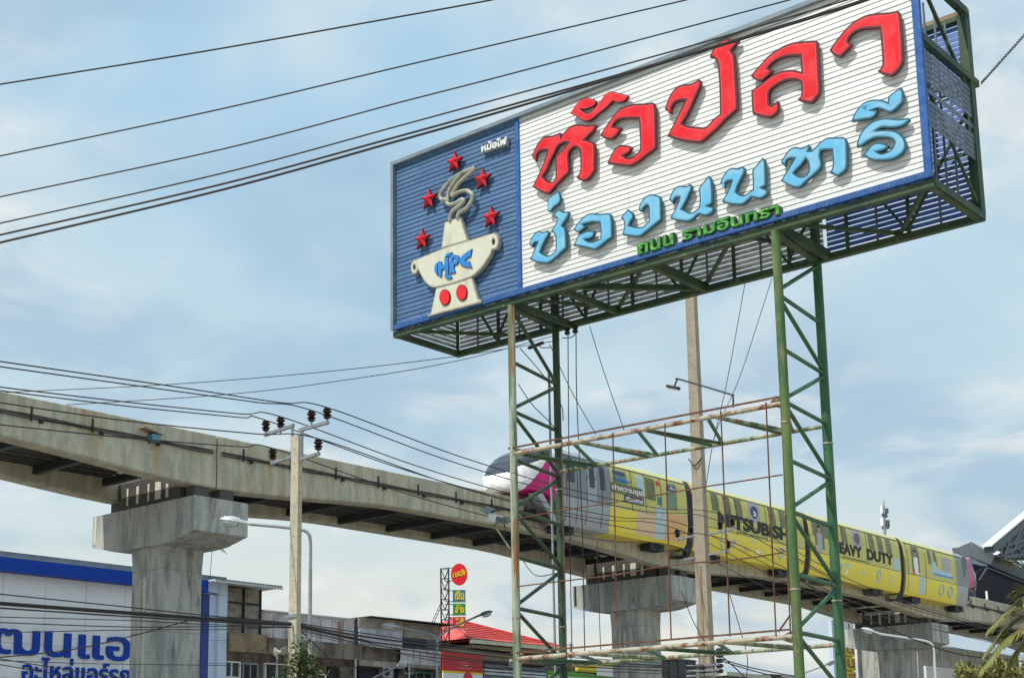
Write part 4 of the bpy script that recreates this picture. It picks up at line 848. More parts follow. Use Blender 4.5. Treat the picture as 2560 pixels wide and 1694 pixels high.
# ================================================================== utility poles, wires
AD = Gn.copy()   # cross-arm direction
def insulator(p, parent, sc=1.0):
    mb = MB(); mb.lathe(p, [(.035, 0), (.07, .02), (.10, .05), (.05, .07), (.12, .10), (.05, .13), (.09, .16), (.12, .2), (.06, .22), (.10, .25), (.05, .29)], 12)
    mb.v = [p + (v - p) * sc for v in mb.v]; return mb.build('insulator', mInsul, parent, smooth=True)
def pole(px, Y, w, d, wt, dt, ytop, mat, label, ins, arms, xb=None, ybot=1694):
    base = at(px, 1690, Y); base.z = 0; top = onvert(px, ytop, base, Vector((0, 1, 0))); H = top.z
    r = thing('utility_pole', base, label, 'utility pole', 'concrete utility poles')
    mb = MB(); F = lambda a, b, c: base + AD * a + Gd * b + UP * c
    def rg(z, w_, d_): return [F(-w_, -d_, z), F(w_, -d_, z), F(w_, d_, z), F(-w_, d_, z)]
    mb.box8(rg(0, w / 2, d / 2) + rg(H, wt / 2, dt / 2)); sh = mb.build('shaft', mat, r)
    # bolt holes down the broad face
    z = H - .4; mb = MB()
    while z > H - 9:
        k = 1 - z / H; ww = (wt + (w - wt) * k) / 2; dd = (dt + (d - dt) * k) / 2
        mb.lathe(F(0, -dd - .002, z), [(.016, 0), (.016, .004)], 8, Gd * -1); mb.lathe(F(ww + .002, 0, z), [(.014, 0), (.014, .004)], 8, AD); z -= .42
    mb.build('bolt_hole', mDark, r, kind='stuff')
    mb = MB(); mb.fbox(F, -.04, .05, -d / 2 - .006, -d / 2 + .04, .5, H * .45); mb.build('recess', mWallBrown, sh)
    tips = []
    for (x, y) in ins:
        # find point on arm line (through the pole, along AD)
        p = onvert(x, y, base, Gd); tips.append(p); insulator(p - UP * .34, r, 1.17)
    for (i0, i1, za) in arms:
        a = base + AD * i0 + UP * za; b = base + AD * i1 + UP * za
        mb = MB(); mb.bar(a, b, .09, .09); mb.build('crossarm', mGalv, r)
    for i, p in enumerate(tips):
        mb = MB(); mb.bar(p - UP * .50, p - UP * .30, .04); mb.build('pin', mGalv, r)
    return r, base, H, tips
P1r, P1b, P1H, T1 = pole(735, 41, .36, .17, .31, .15, 1090, mPole, 'pale concrete utility pole at left with six brown insulators on steel arms', [(665,1050),(702,1041),(779,1025),(818,1018),(682,1120),(796,1096)], [])
def arm_for(r, base, T, H):
    def k(p): return (p - base).dot(AD)
    ku = [k(p) for p in T]
    mb = MB(); mb.bar(T[0] - UP * .44 - AD * .05, base + AD * -.15 + UP * (T[1].z - .36), .09); mb.build('crossarm', mGalv, r)
    mb = MB(); mb.bar(base + AD * .12 + UP * (T[2].z - .50), T[3] - UP * .44 + AD * .05, .09); mb.build('crossarm', mGalv, r)
    mb = MB(); mb.bar(T[4] - UP * .44 - AD * .05, base - AD * .12 + UP * (T[4].z - .38), .09); mb.build('crossarm', mGalv, r)
    mb = MB(); mb.bar(base + AD * .12 + UP * (T[5].z - .48), T[5] - UP * .44 + AD * .05, .09); mb.build('crossarm', mGalv, r)
    mb = MB(); mb.bar(base + AD * .2 + UP * (T[5].z - .55), base + AD * .2 + UP * (T[2].z - .46), .08); mb.build('riser', mGalv, r)
    mb = MB(); mb.bar(base - AD * .2 + UP * (T[4].z - .42), base - AD * .2 + UP * (T[1].z - .3), .06); mb.build('riser', mGalv, r)
arm_for(P1r, P1b, T1, P1H)
mb = MB(); F1 = lambda a, b, c: P1b + AD * a + Gd * b + UP * c
zc = onvert(735, 1543, P1b, Vector((0, 1, 0))).z
mb.fbox(F1, -.28, .22, -.12, -.085, zc, zc + .09); mb.fbox(F1, -.28, .22, .085, .12, zc, zc + .09); mb.build('clamp', mGalv, P1r)
P2r, P2b, P2H, T2 = pole(1768, 60, .62, .40, .42, .26, 700, mPole2, 'tall tapering brown concrete pole rising behind the billboard', [(1693,1322),(1727,1316),(1800,1302),(1831,1294),(1712,1372),(1820,1350)], [])
arm_for(P2r, P2b, T2, P2H)
for k, (yy, xx) in enumerate(((1662, 1742), (1675, 1748), (1686, 1745))):
    p = onvert(1775, yy, P2b, Vector((0, 1, 0))); mb = MB(); mb.bar(p - AD * .9 - Gd * .3, p + AD * .6 - Gd * .3, .12, .10); mb.build('cable_bracket', mGalv, P2r)
for k in range(5):
    p = onvert(1806, 1630 + k * 13, P2b, Vector((0, 1, 0))); mb = MB(); mb.lathe(p - Gd * .2, [(.1, 0), (.16, .05), (.16, .12), (.1, .17)], 10); mb.build('spool_insulator', mInsul, P2r, smooth=True)
mb = MB(); zz = onvert(1765, 1150, P2b, Vector((0, 1, 0))).z; mb.tube(catpts([P2b + AD * -.35 - Gd * .2 + UP * (zz + .1), P2b - Gd * .25 + UP * (zz - .25), P2b + AD * .33 - Gd * .2 + UP * (zz + .05)], 4), .03, 6); mb.build('wire_tie', mCable, P2r)
def wire(pts3, rad, label, group=None, name='power_line', cat='wire', mat=None, sub=8):
    mb = MB(); mb.tube(catpts(pts3, sub), rad, 6); return mb.build(name, mat or mCable, label=label, cat=cat, group=group, smooth=True)
LN = (P2b - P1b).normalized().cross(UP)
def lw(x, y, P=None): return onvert(x, y, P or P1b, LN)
def lp(x, y, T): return onvert(x, y, T, LN)
WL = [  # left side points in the photograph's frame, insulator index, label
    ([(-60,965),(0,976),(330,1016),(600,1043)], 0, 'power line over the outer left upper insulator'),
    ([(-60,957),(0,967),(330,1006),(600,1034)], 1, 'power line over the inner left upper insulator'),
    ([(-60,906),(0,916),(380,969),(640,1005)], 2, 'power line over the inner right upper insulator'),
    ([(-60,893),(0,903),(430,965),(700,1006)], 3, 'uppermost power line over the outer right insulator'),
    ([(-60,1050),(0,1061),(330,1095),(600,1116)], 4, 'lowest power line over the lower left insulator'),
    ([(-60,996),(0,1006),(330,1053),(640,1084)], 5, 'power line over the lower right insulator')]
RT = {0: [(960,1166),(1300,1262)], 1: [(960,1128),(1300,1237)], 2: [(1000,1112),(1300,1200)], 3: [(1000,1092),(1300,1182)], 4: [(930,1200),(1250,1293),(1500,1350)], 5: [(960,1165),(1300,1266)]}
for L, i, lab in WL:
    A = T1[i]; B = T2[i]; pts = [lp(x, y, A) for x, y in L] + [A]
    a2 = (A + B) / 2
    for k in (.25, .5, .75):
        q = A.lerp(B, k); q.z -= 4 * .55 * k * (1 - k); pts.append(q)
    pts.append(B); e = B + (B - A).normalized() * 45; 
    for k in (.25, .5, .75, 1.0):
        q = B.lerp(e, k); q.z = B.z - .35 - 4 * .9 * k * (1 - k) - 1.5 * k; pts.append(q)
    wire(pts, .017, lab, 'power lines along the poles')
# communication bundle
bundle = [
    ([(-60,1478),(0,1484),(324,1517),(502,1536),(728,1556)], .016), ([(-60,1500),(0,1506),(324,1530),(640,1553),(728,1558)], .036), ([(-60,1504),(0,1510),(324,1534),(640,1556),(728,1560)], .024),
    ([(-60,1514),(0,1519),(324,1540),(600,1557),(728,1562)], .02), ([(-60,1538),(0,1541),(324,1550),(502,1559),(728,1566)], .012), ([(-60,1553),(0,1555),(324,1566),(560,1565),(728,1568)], .014), ([(-60,1581),(0,1580),(351,1573),(560,1572),(728,1566)], .012),
    ([(-60,1649),(0,1642),(162,1625),(297,1597),(470,1550)], .016), ([(-60,1648),(0,1650),(250,1658),(490,1661),(700,1664)], .010), ([(-60,1640),(0,1646),(190,1676),(310,1693),(420,1706)], .012), ([(-60,1650),(0,1660),(120,1680),(240,1700)], .012)]
mb_labels = ['topmost thin cable of the left communication bundle', 'thickest black cable bundle across the left', 'thick cable just under the main bundle at left', 'medium cable under the main bundle at left', 'thin cable below the bundle crossing the pier', 'thin sagging cable below the bundle at left', 'nearly level thin cable across the blue lettering', 'cable rising from lower left to the bundle', 'thin level cable low across the pier', 'drooping cable at the bottom left corner', 'second drooping cable at the bottom left corner']
for (pts, rd), lab in zip(bundle, mb_labels):
    wire([lw(x, y) for x, y in pts], rd, lab, 'communication cables at left', 'cable', 'cable')
right = [([(740,1556),(898,1580),(1090,1606),(1400,1640),(1770,1662)], .018), ([(740,1560),(898,1588),(1090,1613),(1400,1648),(1770,1668)], .032), ([(740,1564),(898,1596),(994,1612),(1400,1655),(1770,1672)], .026), ([(740,1566),(898,1600),(994,1620),(1300,1657),(1770,1680)], .022), ([(740,1570),(898,1606),(1050,1638),(1400,1672),(1770,1686)], .014), ([(740,1574),(860,1600),(1000,1633),(1200,1668),(1500,1690)], .012), ([(745,1569),(800,1622),(876,1700)], .014), ([(745,1580),(900,1612),(1090,1642),(1400,1664),(1770,1664)], .010)]
rl = ['upper cable', 'thickest cable bundle', 'second thick cable', 'third cable', 'thin lower cable', 'thin cable dropping lowest', 'steep cable dropping from the pole', 'fine cable above the rusted sheets']
for (pts, rd), lab in zip(right, rl):
    wire([lw(x, y) for x, y in pts], rd, lab + ' leaving the left utility pole to the right', 'communication cables at centre', 'cable', 'cable')
for k, pts in enumerate(([(1800,1645),(1880,1668),(1990,1690)], [(1800,1650),(1900,1680),(1990,1700)], [(1805,1640),(1840,1670),(1870,1700)])):
    wire([lw(x, y, P2b) for x, y in pts], .025, ['upper cable', 'lower cable', 'steep cable'][k] + ' running right from the tall brown pole', 'communication cables at right', 'cable', 'cable')
# wires in front of the sign crossing the sky
sky = [([(-40,218),(0,211),(520,127),(1000,42),(1231,0),(1420,-38)], .0095, 'highest wire crossing the upper left sky'), ([(-40,398),(0,390),(560,271),(1000,167),(1280,102),(1717,0),(1900,-45)], .0085, 'second highest wire crossing the sky'),
       ([(-40,502),(0,492),(560,372),(1000,256),(1280,184),(1960,4),(2150,-48)], .0085, 'third wire crossing the sky above the sign'), ([(-40,566),(0,558),(560,432),(1000,314),(1280,238),(1700,123),(2100,6),(2250,-40)], .009, 'fourth wire grazing the sign top'),
       ([(-40,594),(0,587),(560,459),(1000,340),(1280,262),(1650,157),(2060,32),(2200,-14)], .012, 'fifth wire running in front of the sign top'), ([(-40,615),(0,606),(560,473),(1000,351),(1280,271),(1650,160),(2060,36),(2200,-10)], .014, 'lowest thick wire running in front of the sign top')]
for pts, rd, lab in sky: wire([at(x, y, 17.5) for x, y in pts], rd * 1.15, lab, 'wires crossing the sky', sub=14)
for pts, lab in (([(0,981),(430,960),(800,930),(1128,892),(1400,850)], 'upper thin wire passing behind the left end of the sign'), ([(0,1021),(560,986),(900,944),(1150,900),(1400,835)], 'lower thin wire passing behind the left end of the sign')):
    wire([at(x, y, 62) for x, y in pts], .018, lab, 'thin wires behind the sign')
for pts, lab in (([(1374,860),(1430,980),(1490,1085)], 'thin stay wire sloping right beside the left tower'), ([(1474,815),(1510,930),(1562,1080)], 'thin stay wire sloping down to the upper truss'), ([(1863,705),(1820,940),(1784,1100)], 'left thin stay beside the tall pole'), ([(1930,695),(1850,940),(1790,1080),(1762,1230)], 'right thin stay beside the tall pole'), ([(1703,1475),(1730,1545),(1760,1600),(1790,1660)], 'thin stay crossing behind the lower mesh'), ([(1824,1485),(1850,1570),(1868,1640),(1866,1694)], 'thin drooping wire right of the tall pole'), ([(1492,1350),(1500,1580),(1502,1640)], 'hanging wire left of the middle pier')):
    wire([at(x, y, 48) for x, y in pts], .014, lab, 'thin stay wires', 'stay_wire')
wire([at(x, y, 40) for x, y in [(1990,1440),(2080,1500),(2200,1560),(2380,1630),(2560,1652)]], .018, 'black wire swooping under the beam at right', None)
wire([at(x, y, 55) for x, y in [(1950,1370),(2100,1450),(2350,1535),(2560,1590)]], .02, 'upper wire crossing the beam at right', None)

# ================================================================== street lamps
def lamp(pts, head, Y, lab, r=.045, hd=(.75, .30, .20), polex=None, name='street_lamp', headmat=None, polemat=None, extra=None):
    base = at(pts[0][0], 1690, Y); base.z = 0
    rt = thing(name, base, lab, 'street lamp', 'street lamps')
    P = [at(x, y, Y) for x, y in pts]; mb = MB(); mb.tube([base] + [P[0]], r * 1.5, 10, r * 1.1); mb.build('pole', polemat or mGalv, rt, smooth=True)
    mb = MB(); mb.tube(catpts(P, 5), r, 8); mb.build('arm', polemat or mGalv, rt, smooth=True)
    def mkhead(h):
        a = at(h[0], h[1], Y); b = at(h[2], h[3], Y); d = (b - a); L = d.length; d.normalize(); x = d.cross(UP).normalized(); y = x.cross(d)
        mb = MB(); n = 12; secs = [(0, .30, .35), (.12, .42, .5), (.36, .55, .62), (.42, .85, .9), (.65, 1, 1), (.88, .8, .75), (1, .25, .3)]; vs = []; fs = []
        for u, w, h_ in secs:
            for k in range(n):
                c, s_ = math.cos(2 * math.pi * k / n), math.sin(2 * math.pi * k / n)
                vs.append(a + d * (L * u) + x * (hd[1] / 2 * w * c) + y * (hd[2] * (.5 if s_ > 0 else .12) * h_ * s_))
        for i in range(len(secs) - 1):
            for k in range(n): fs.append((i * n + k, i * n + (k + 1) % n, (i + 1) * n + (k + 1) % n, (i + 1) * n + k))
        fs += [tuple(range(n)), tuple(range((len(secs) - 1) * n, len(secs) * n))]; mb.add(vs, fs); hh = mb.build('lamp_head', headmat or mLampW, rt, smooth=True)
        mb = MB(); vs = []; fs = []
        for u, w in ((.42, .6), (.55, .8), (.72, .85), (.88, .6)):
            for k in range(n):
                c, s_ = math.cos(math.pi * k / (n - 1)), math.sin(math.pi * k / (n - 1))
                vs.append(a + d * (L * u) + x * (hd[1] / 2 * w * c) - y * (.02 + hd[2] * .55 * w * s_))
        for i in range(3):
            for k in range(n - 1): fs.append((i * n + k, i * n + k + 1, (i + 1) * n + k + 1, (i + 1) * n + k))
        mb.add(vs, fs); mb.build('lens', mLens, hh, smooth=True)
    mkhead(head)
    if extra:
        mb = MB(); mb.tube(catpts([at(x, y, Y) for x, y in extra[0]], 5), r, 8); mb.build('arm', polemat or mGalv, rt, smooth=True); headmat = mStSteel; mkhead(extra[1])
lamp([(776,1420),(776,1352),(768,1330),(745,1322),(700,1316),(622,1309)], (628,1310,550,1298), 44, 'large cobra-head street lamp reaching left across the pier crosshead', .05, (.95, .36, .34))
lamp([(1092,1640),(1092,1598),(1080,1586),(1040,1577),(998,1566)], (1000,1567,957,1562), 62, 'double-armed street lamp in front of the rusted sheet houses', .045, (.8, .34, .26), extra=([(1092,1610),(1100,1588),(1140,1563),(1190,1541)], (1186,1543,1232,1528)))
lamp([(900,1740),(905,1715),(940,1690),(1000,1662)], (992,1666,1016,1652), 60, 'low street lamp head tilted up beside the dark shop fronts', .035, (.6, .4, .34))
lamp([(2336,1650),(2334,1618),(2322,1604),(2290,1597),(2196,1583)], (2200,1584,2152,1570), 66, 'street lamp reaching left in front of the right pier', .05, (.95, .34, .26), polemat=mLampW)
lamp([(1975,1740),(1980,1705),(2010,1682),(2062,1663)], (2058,1665,2088,1652), 75, 'small dark street lamp seen between the right tower posts', .035, (.8, .25, .2), headmat=mStSteel)
def speaker():
    p = at(703, 1628, 40.8); r = thing('horn_loudspeaker', p - UP * .3, 'cream horn loudspeaker fixed to the left utility pole', 'loudspeaker')
    ax = (-AD * .9 - Gd * .5).normalized(); mb = MB(); mb.lathe(p, [(.03, 0), (.04, .06), (.07, .11), (.12, .16), (.125, .18), (.10, .165), (.03, .08)], 16, ax); mb.build('horn', mCream, r, smooth=True)
    mb = MB(); mb.bar(p, at(716, 1622, 41), .05, .16); mb.build('mount', mGalv, r)
speaker()

# ================================================================== street buildings (far side of the road)
FO = -15.5
def onF(x, y, o=FO): return onG(x, y, o)
def F_(t, o, z): return G(t, FO + o, z)
def band(name, x0, x1, yt0, yt1, yb0, yb1, o0, o1, mat, parent, **k):
    """box on the frontage between photograph edges (slanted tops allowed)"""
    t0, za = onF(x0, yt0); t1, zb = onF(x1, yt1); zc = onF(x0, yb0)[1]; zd = onF(x1, yb1)[1]
    mb = MB(); mb.box8([F_(t0, o0, zc), F_(t1, o0, zd), F_(t1, o1, zd), F_(t0, o1, zc), F_(t0, o0, za), F_(t1, o0, zb), F_(t1, o1, zb), F_(t0, o1, za)])
    return mb.build(name, mat, parent, **k)
def showroom():
    ta = onF(-160, 1380)[0]; tb = onF(506, 1450)[0]; tc = onF(560, 1455)[0]; zt = onF(200, 1407)[1]
    r = thing('showroom_building', F_((ta + tc) / 2, -5, 0), 'white panelled showroom with royal blue fascia and blue Thai lettering', 'building')
    slab('wall', F_, ta, tc, -11, -.12, 0, zt - .1, mClad, r)
    slab('roof', F_, ta, tc + .05, -11, .15, zt - .18, zt + .12, mGreySlat, r)
    zb1 = onF(0, 1394)[1]; zb0 = onF(0, 1428)[1]; print('showroom', ta, tb, zt, zb1, zb0)
    slab('fascia_trim', F_, ta, tb, -.1, .42, zb1, zt - .20, mClad, r)
    slab('fascia', F_, ta, tb, -.1, .5, zb0, zb1 - .01, mBlueBand, r)
    # cladding panels
    t = ta; k = 0; pw = onF(217, 1500)[0] - onF(115, 1500)[0]; t0 = onF(115, 1500)[0] - 3 * pw
    first = {}
    for c in range(9):
        a, b = t0 + c * pw, t0 + (c + 1) * pw
        if a > tb: break
        b = min(b, tb); z = zb0 - .02
        while z > .3:
            z2 = max(z - 1.55, .1); slab('panel', F_, a + .012, b - .012, -.12, -.06, z2 + .012, z - .012, mClad, r); z = z2
    # lettering
    def ft(txt, x0, x1, yt, yb, m, bold, xr=None):
        a, b = onF(x0, yb); c, d = onF(x1, yb); top = onF(x0, yt)[1]; zz = b
        return text_on(txt, F_, a, c, zz, top, -.06, .10, bold).build('lettering', m, r)
    # the word on the wall: baseline level
    a = onF(8, 1632); b = onF(348, 1655); base = onF(310, 1652)[1]; hh = onF(310, 1604)[1]
    text_on('วัฒนแอร์', F_, onF(-95, 1600)[0], onF(392, 1600)[0], base, base + (hh - base) * 1.72, -.06, .05, .018).build('lettering', mBlueBand, r)
    base = onF(60, 1702)[1]; text_on('อะไหล่แอร์รถยนต์', F_, onF(55, 1690)[0], onF(420, 1690)[0], base, base + 1.15, -.06, .04, .015).build('lettering', mBlueBand, r)
    # corner column with pale blue panels and deep blue slot
    band('pier_cladding', 506, 538, 1452, 1456, 1478, 1483, -.1, .30, mCladBlue, r)
    t1, t2 = onF(520, 1500)[0], onF(538, 1500)[0]; ztop = onF(530, 1484)[1]
    z = onF(530, 1486)[1]; za = z
    while z > .2:
        z2 = z - 1.15; slab('panel', F_, t1, t2 - .01, -.1, .1, max(z2, .05) + .01, z - .01, mCladBlue, r); slab('panel', F_, t2, tc, -.1, .32, max(z2, .05) + .01, z - .01, mCladBlue, r); z = z2
    slab('panel', F_, t2, tc, -.1, .32, za + .01, onF(550, 1457)[1], mCladBlue, r)
    slab('blue_strip', F_, onF(502, 1500)[0], t1 - .01, -.1, .14, 0.05, za, mBlueDeep, r)
    # antenna
    p = at(524, 1453, 75); q = at(531, 1368, 75); an = thing('tv_antenna', p, 'thin rooftop television antenna on a pole beside the pier', 'antenna')
    mb = MB(); mb.tube([p, q], .022, 6); mb.build('mast', mGalv, an)
    mb = MB(); a, b = at(536, 1362, 75), at(561, 1375, 75); mb.tube([a, b], .02, 5)
    for k in range(5):
        c = a.lerp(b, .15 + .2 * k); mb.tube([c - Vector((.12, .3, -.16)), c + Vector((.12, .3, -.16))], .014, 5)
    mb.tube([q, at(540, 1364, 75)], .014, 5); mb.build('yagi', mGalv, an)
showroom()
def house(x0, x1, yt0, label, mat, depth=9, ztop=None):
    a = onF(x0, 1600)[0]; b = onF(x1, 1600)[0]; zt = ztop or onF(x0, yt0)[1]
    r = thing('shophouse', F_((a + b) / 2, -4, 0), label, 'shophouse', 'shophouses on the far side'); slab('wall', F_, a, b - .03, -depth, -.12, 0, zt, mat, r); return r, a, b, zt
def window(r, x0, x1, y0, y1, o=0.0, frame=mWhite, glass=mGlass, n=2):
    a, b = onF(x0, y0)[0], onF(x1, y0)[0]; z1, z0 = onF(x0, y0)[1], onF(x0, y1)[1]
    mb = MB(); f = .07; mb.fbox(F_, a, b, o - .12, o + .05, z1 - f, z1); mb.fbox(F_, a, b, o - .12, o + .05, z0, z0 + f); mb.fbox(F_, a, a + f, o - .12, o + .05, z0 + f, z1 - f); mb.fbox(F_, b - f, b, o - .12, o + .05, z0 + f, z1 - f)
    for k in range(1, n): c = a + (b - a) * k / n; mb.fbox(F_, c - .03, c + .03, o - .1, o + .04, z0 + f, z1 - f)
    w = mb.build('window', frame, r); mb = MB(); mb.fbox(F_, a + f, b - f, o - .11, o - .08, z0 + f, z1 - f); mb.build('pane', glass, w)
def terrace():
    # 1: attic with ribbed sheet bays and brown parapet
    zt = onF(560, 1463)[1]; r, a, b, _ = house(560, 653, 1590, 'narrow shophouse with ribbed attic sheets and stained brown parapet', mWallGrey, ztop=onF(560, 1588)[1])
    zp = onF(600, 1584)[1]; zp0 = onF(600, 1630)[1]
    slab('attic_wall', F_, a + .05, b - .1, -8, -.1, zp, zt - .05, mWallGrey, r)
    w = (b - a - .2) / 2; H = (zt - zp) / 3
    for i in range(2):
        for j in range(3): corr(F_, a + .1 + i * w + .06, a + .1 + (i + 1) * w - .04, zp + j * H + .05, zp + (j + 1) * H - .05, -.06, .04, .16).build('sheet', mSheetBrown, r)
    for z in (zp + H, zp + 2 * H): slab('rail', F_, a, b - .05, -.05, .06, z - .04, z + .04, mDark, r)
    for t in (a + .03, a + .1 + w, b - .1): slab('stud', F_, t - .04, t + .04, -.05, .061, zp, zt, mDark, r)
    slab('parapet', F_, a, b - .02, -.1, .5, zp0, zp, mWallBrown, r)
    mb = MB(); ra, rb = onF(508, 1450)[0], onF(676, 1472)[0]; mb.fbox(F_, ra, rb, -6, .9, zt + .05, zt + .12); mb.build('roof', mSheetWhite, r)
    corr(lambda t, o, z: F_(t, -z, zt + .13 + o), ra, rb, -.95, 6, 0, .05, .2).build('roof_sheet', mGreySlat, r)
    slab('gutter', F_, ra, rb, .9, 1.0, zt - .02, zt + .10, mLampW, r)
    window(r, 556, 601, 1650, 1692, .0, n=2); slab('fascia_board', F_, a, b, -.1, .03, onF(560, 1700)[1] - .3, onF(560, 1697)[1], mLampW, r)
    window(r, 606, 645, 1655, 1700, .0, mGalv, n=2)
    # 2: white ribbed sheets with rust stripes
    zt2 = onF(700, 1531)[1]; r, a, b, _ = house(653, 886, 1560, 'wide shophouse clad with white ribbed sheets and two rusty strips', mWallGrey, ztop=zt2 - .1)
    zs0 = onF(700, 1597)[1]; step = (b - a) / 8
    for k in range(8):
        rusty = k in (2, 6); c0, c1 = a + k * step, a + (k + 1) * step
        corr(F_, c0 + .01, c1 - .01, zs0, zt2, -.02 + .01 * (k % 2), .045, .17).build('sheet', mSheetWhite if k < 7 else mSheetWhite, r)
        if rusty: slab('rust_strip', F_, c1 - .42, c1 - .12, .04, .06, zs0 + .1, zt2 - .15, mRustSheet, r)
    slab('ridge_cap', F_, a, b, -.2, .1, zt2, zt2 + .08, mLampW, r)
    slab('parapet', F_, a, b - .02, -.1, .6, onF(800, 1645)[1], zs0 - .02, mWallGrey, r)
    window(r, 662, 722, 1655, 1705, .0, n=2); window(r, 735, 775, 1660, 1705, n=2); window(r, 792, 815, 1682, 1705, n=1); slab('shutter', F_, onF(820, 1680)[0], onF(846, 1680)[0], -.1, .05, 0, onF(820, 1665)[1], mDark, r); slab('pilaster', F_, onF(846, 1600)[0], onF(872, 1600)[0], -.1, .2, 0, onF(846, 1665)[1], mWallGrey, r)
    # 3: bluish sheets
    zt3 = onF(905, 1541)[1]; r, a, b, _ = house(886, 997, 1560, 'shophouse clad with bluish-grey ribbed sheets between rusty neighbours', mWallGrey, ztop=zt3 - .25)
    zs = onF(886, 1612)[1]
    for k in range(3):
        c0, c1 = a + (b - a) * k / 3, a + (b - a) * (k + 1) / 3
        corr(F_, c0 + .02, c1 - .01, zs, zt3 - .05, .25, .05, .19).build('sheet', mSheetBlue, r)
    slab('beam', F_, a, b, .0, .31, zs - .05, zs, mLampW, r); slab('eave_sheet', F_, a, b - .02, .26, .34, zt3 - .6, zt3 - .06, mSheetBrown, r)
    slab('window_band', F_, a + .3, b - .1, -.1, .05, onF(900, 1700)[1], onF(900, 1664)[1], mNavyDk, r); slab('canopy', F_, a, b, -.1, .4, onF(900, 1664)[1], onF(900, 1650)[1], mSheetBrown, r)
    # 4: brown sheets, dark window band, rusted white sheets
    zt4 = onF(997, 1553)[1]; r, a, b, _ = house(997, 1098, 1560, 'shophouse with dark louvre band over rust-streaked white sheets', mWallGrey, ztop=zt4 - .2)
    zw1, zw0 = onF(1000, 1592)[1], onF(1000, 1618)[1]
    for k in range(3):
        c0, c1 = a + (b - a) * k / 3, a + (b - a) * (k + 1) / 3
        corr(F_, c0 + .01, c1 - .01, zw1, zt4, .1, .05, .18).build('sheet', mSheetBrown, r); corr(F_, c0 + .01, c1 - .01, onF(1000, 1662)[1], zw0 - .02, .12, .05, .18).build('sheet', mSheetWhite, r)
    slab('louvre_band', F_, a, a + (b - a) * .62, -.05, .15, zw0, zw1, mNavyDk, r); slab('louvre_band', F_, a + (b - a) * .62, b, -.05, .13, zw0, zw1, mStSteel, r)
    for z in [zw0 + (zw1 - zw0) * k / 5 for k in range(1, 5)]: slab('louvre', F_, a + .02, a + (b - a) * .62, .15, .19, z - .03, z + .03, mDark, r)
    for k in range(5): t = a + (b - a) * (.12 + .17 * k); slab('rust_strip', F_, t, t + .05 + .05 * (k % 2), .172, .178, zw0 - .25 - .35 * (k % 3), zw0 - .04, mRustSheet, r)
    slab('canopy', F_, a, b, -.1, .7, onF(1000, 1668)[1], onF(1000, 1660)[1], mSheetBrown, r); window(r, 1020, 1080, 1676, 1710, .0, mTealF, n=3)
    ra, rb = onF(903, 1541)[0], onF(1115, 1565)[0]; mb = corr(lambda t, o, z: F_(t, -z, zt4 + .02 + o), ra, rb, -.7, 6, 0, .06, .22); mb.build('roof_sheet', mDark, r)
    for (x, y) in ((958, 1680), (1010, 1672)):
        t, z = onF(x, y); ac = thing('air_conditioner', F_(t, .3, z - .3), 'grimy air conditioner unit on the shophouse wall, ' + ('left of two' if x < 1000 else 'right of two'), 'air conditioner', 'air conditioners'); slab('casing', F_, t - .4, t + .4, .05, .4, z - .3, z + .3, mGalv, ac); mb = MB(); mb.lathe(F_(t - .1, .4, z), [(.22, 0), (.22, .02), (.05, .03)], 14, Gn); mb.build('fan_grille', mDark, ac)
terrace()

def wall_clutter():
    for k, (x, y) in enumerate(((672, 1640), (868, 1648), (1002, 1665))):
        t, z = onF(x, y); r = thing('drain_pipe', F_(t, .62, 0), ['pale drain pipe left of the street tree', 'pale drain pipe beside the dark shutter', 'pale drain pipe under the rusted sheets'][k], 'drain pipe', 'drain pipes on the shophouses'); mb = MB(); mb.tube([F_(t, .66, .2), F_(t, .66, z)], .05, 8); mb.build('pipe', mLampW, r, smooth=True)
        mb = MB(); mb.fbox(F_, t - .09, t + .09, .6, .74, z - 1.2, z - 1.12); mb.build('clip', mGalv, r)
    t0, t1 = onF(660, 1650)[0], onF(1090, 1650)[0]; pts = [F_(t0 + (t1 - t0) * k / 16, .75, onF(700, 1652)[1] - .18 * abs(math.sin(k * 1.7))) for k in range(17)]
    wire(pts, .018, 'sagging cable stapled along the shophouse fronts', None, 'wall_cable', 'cable')
wall_clutter()
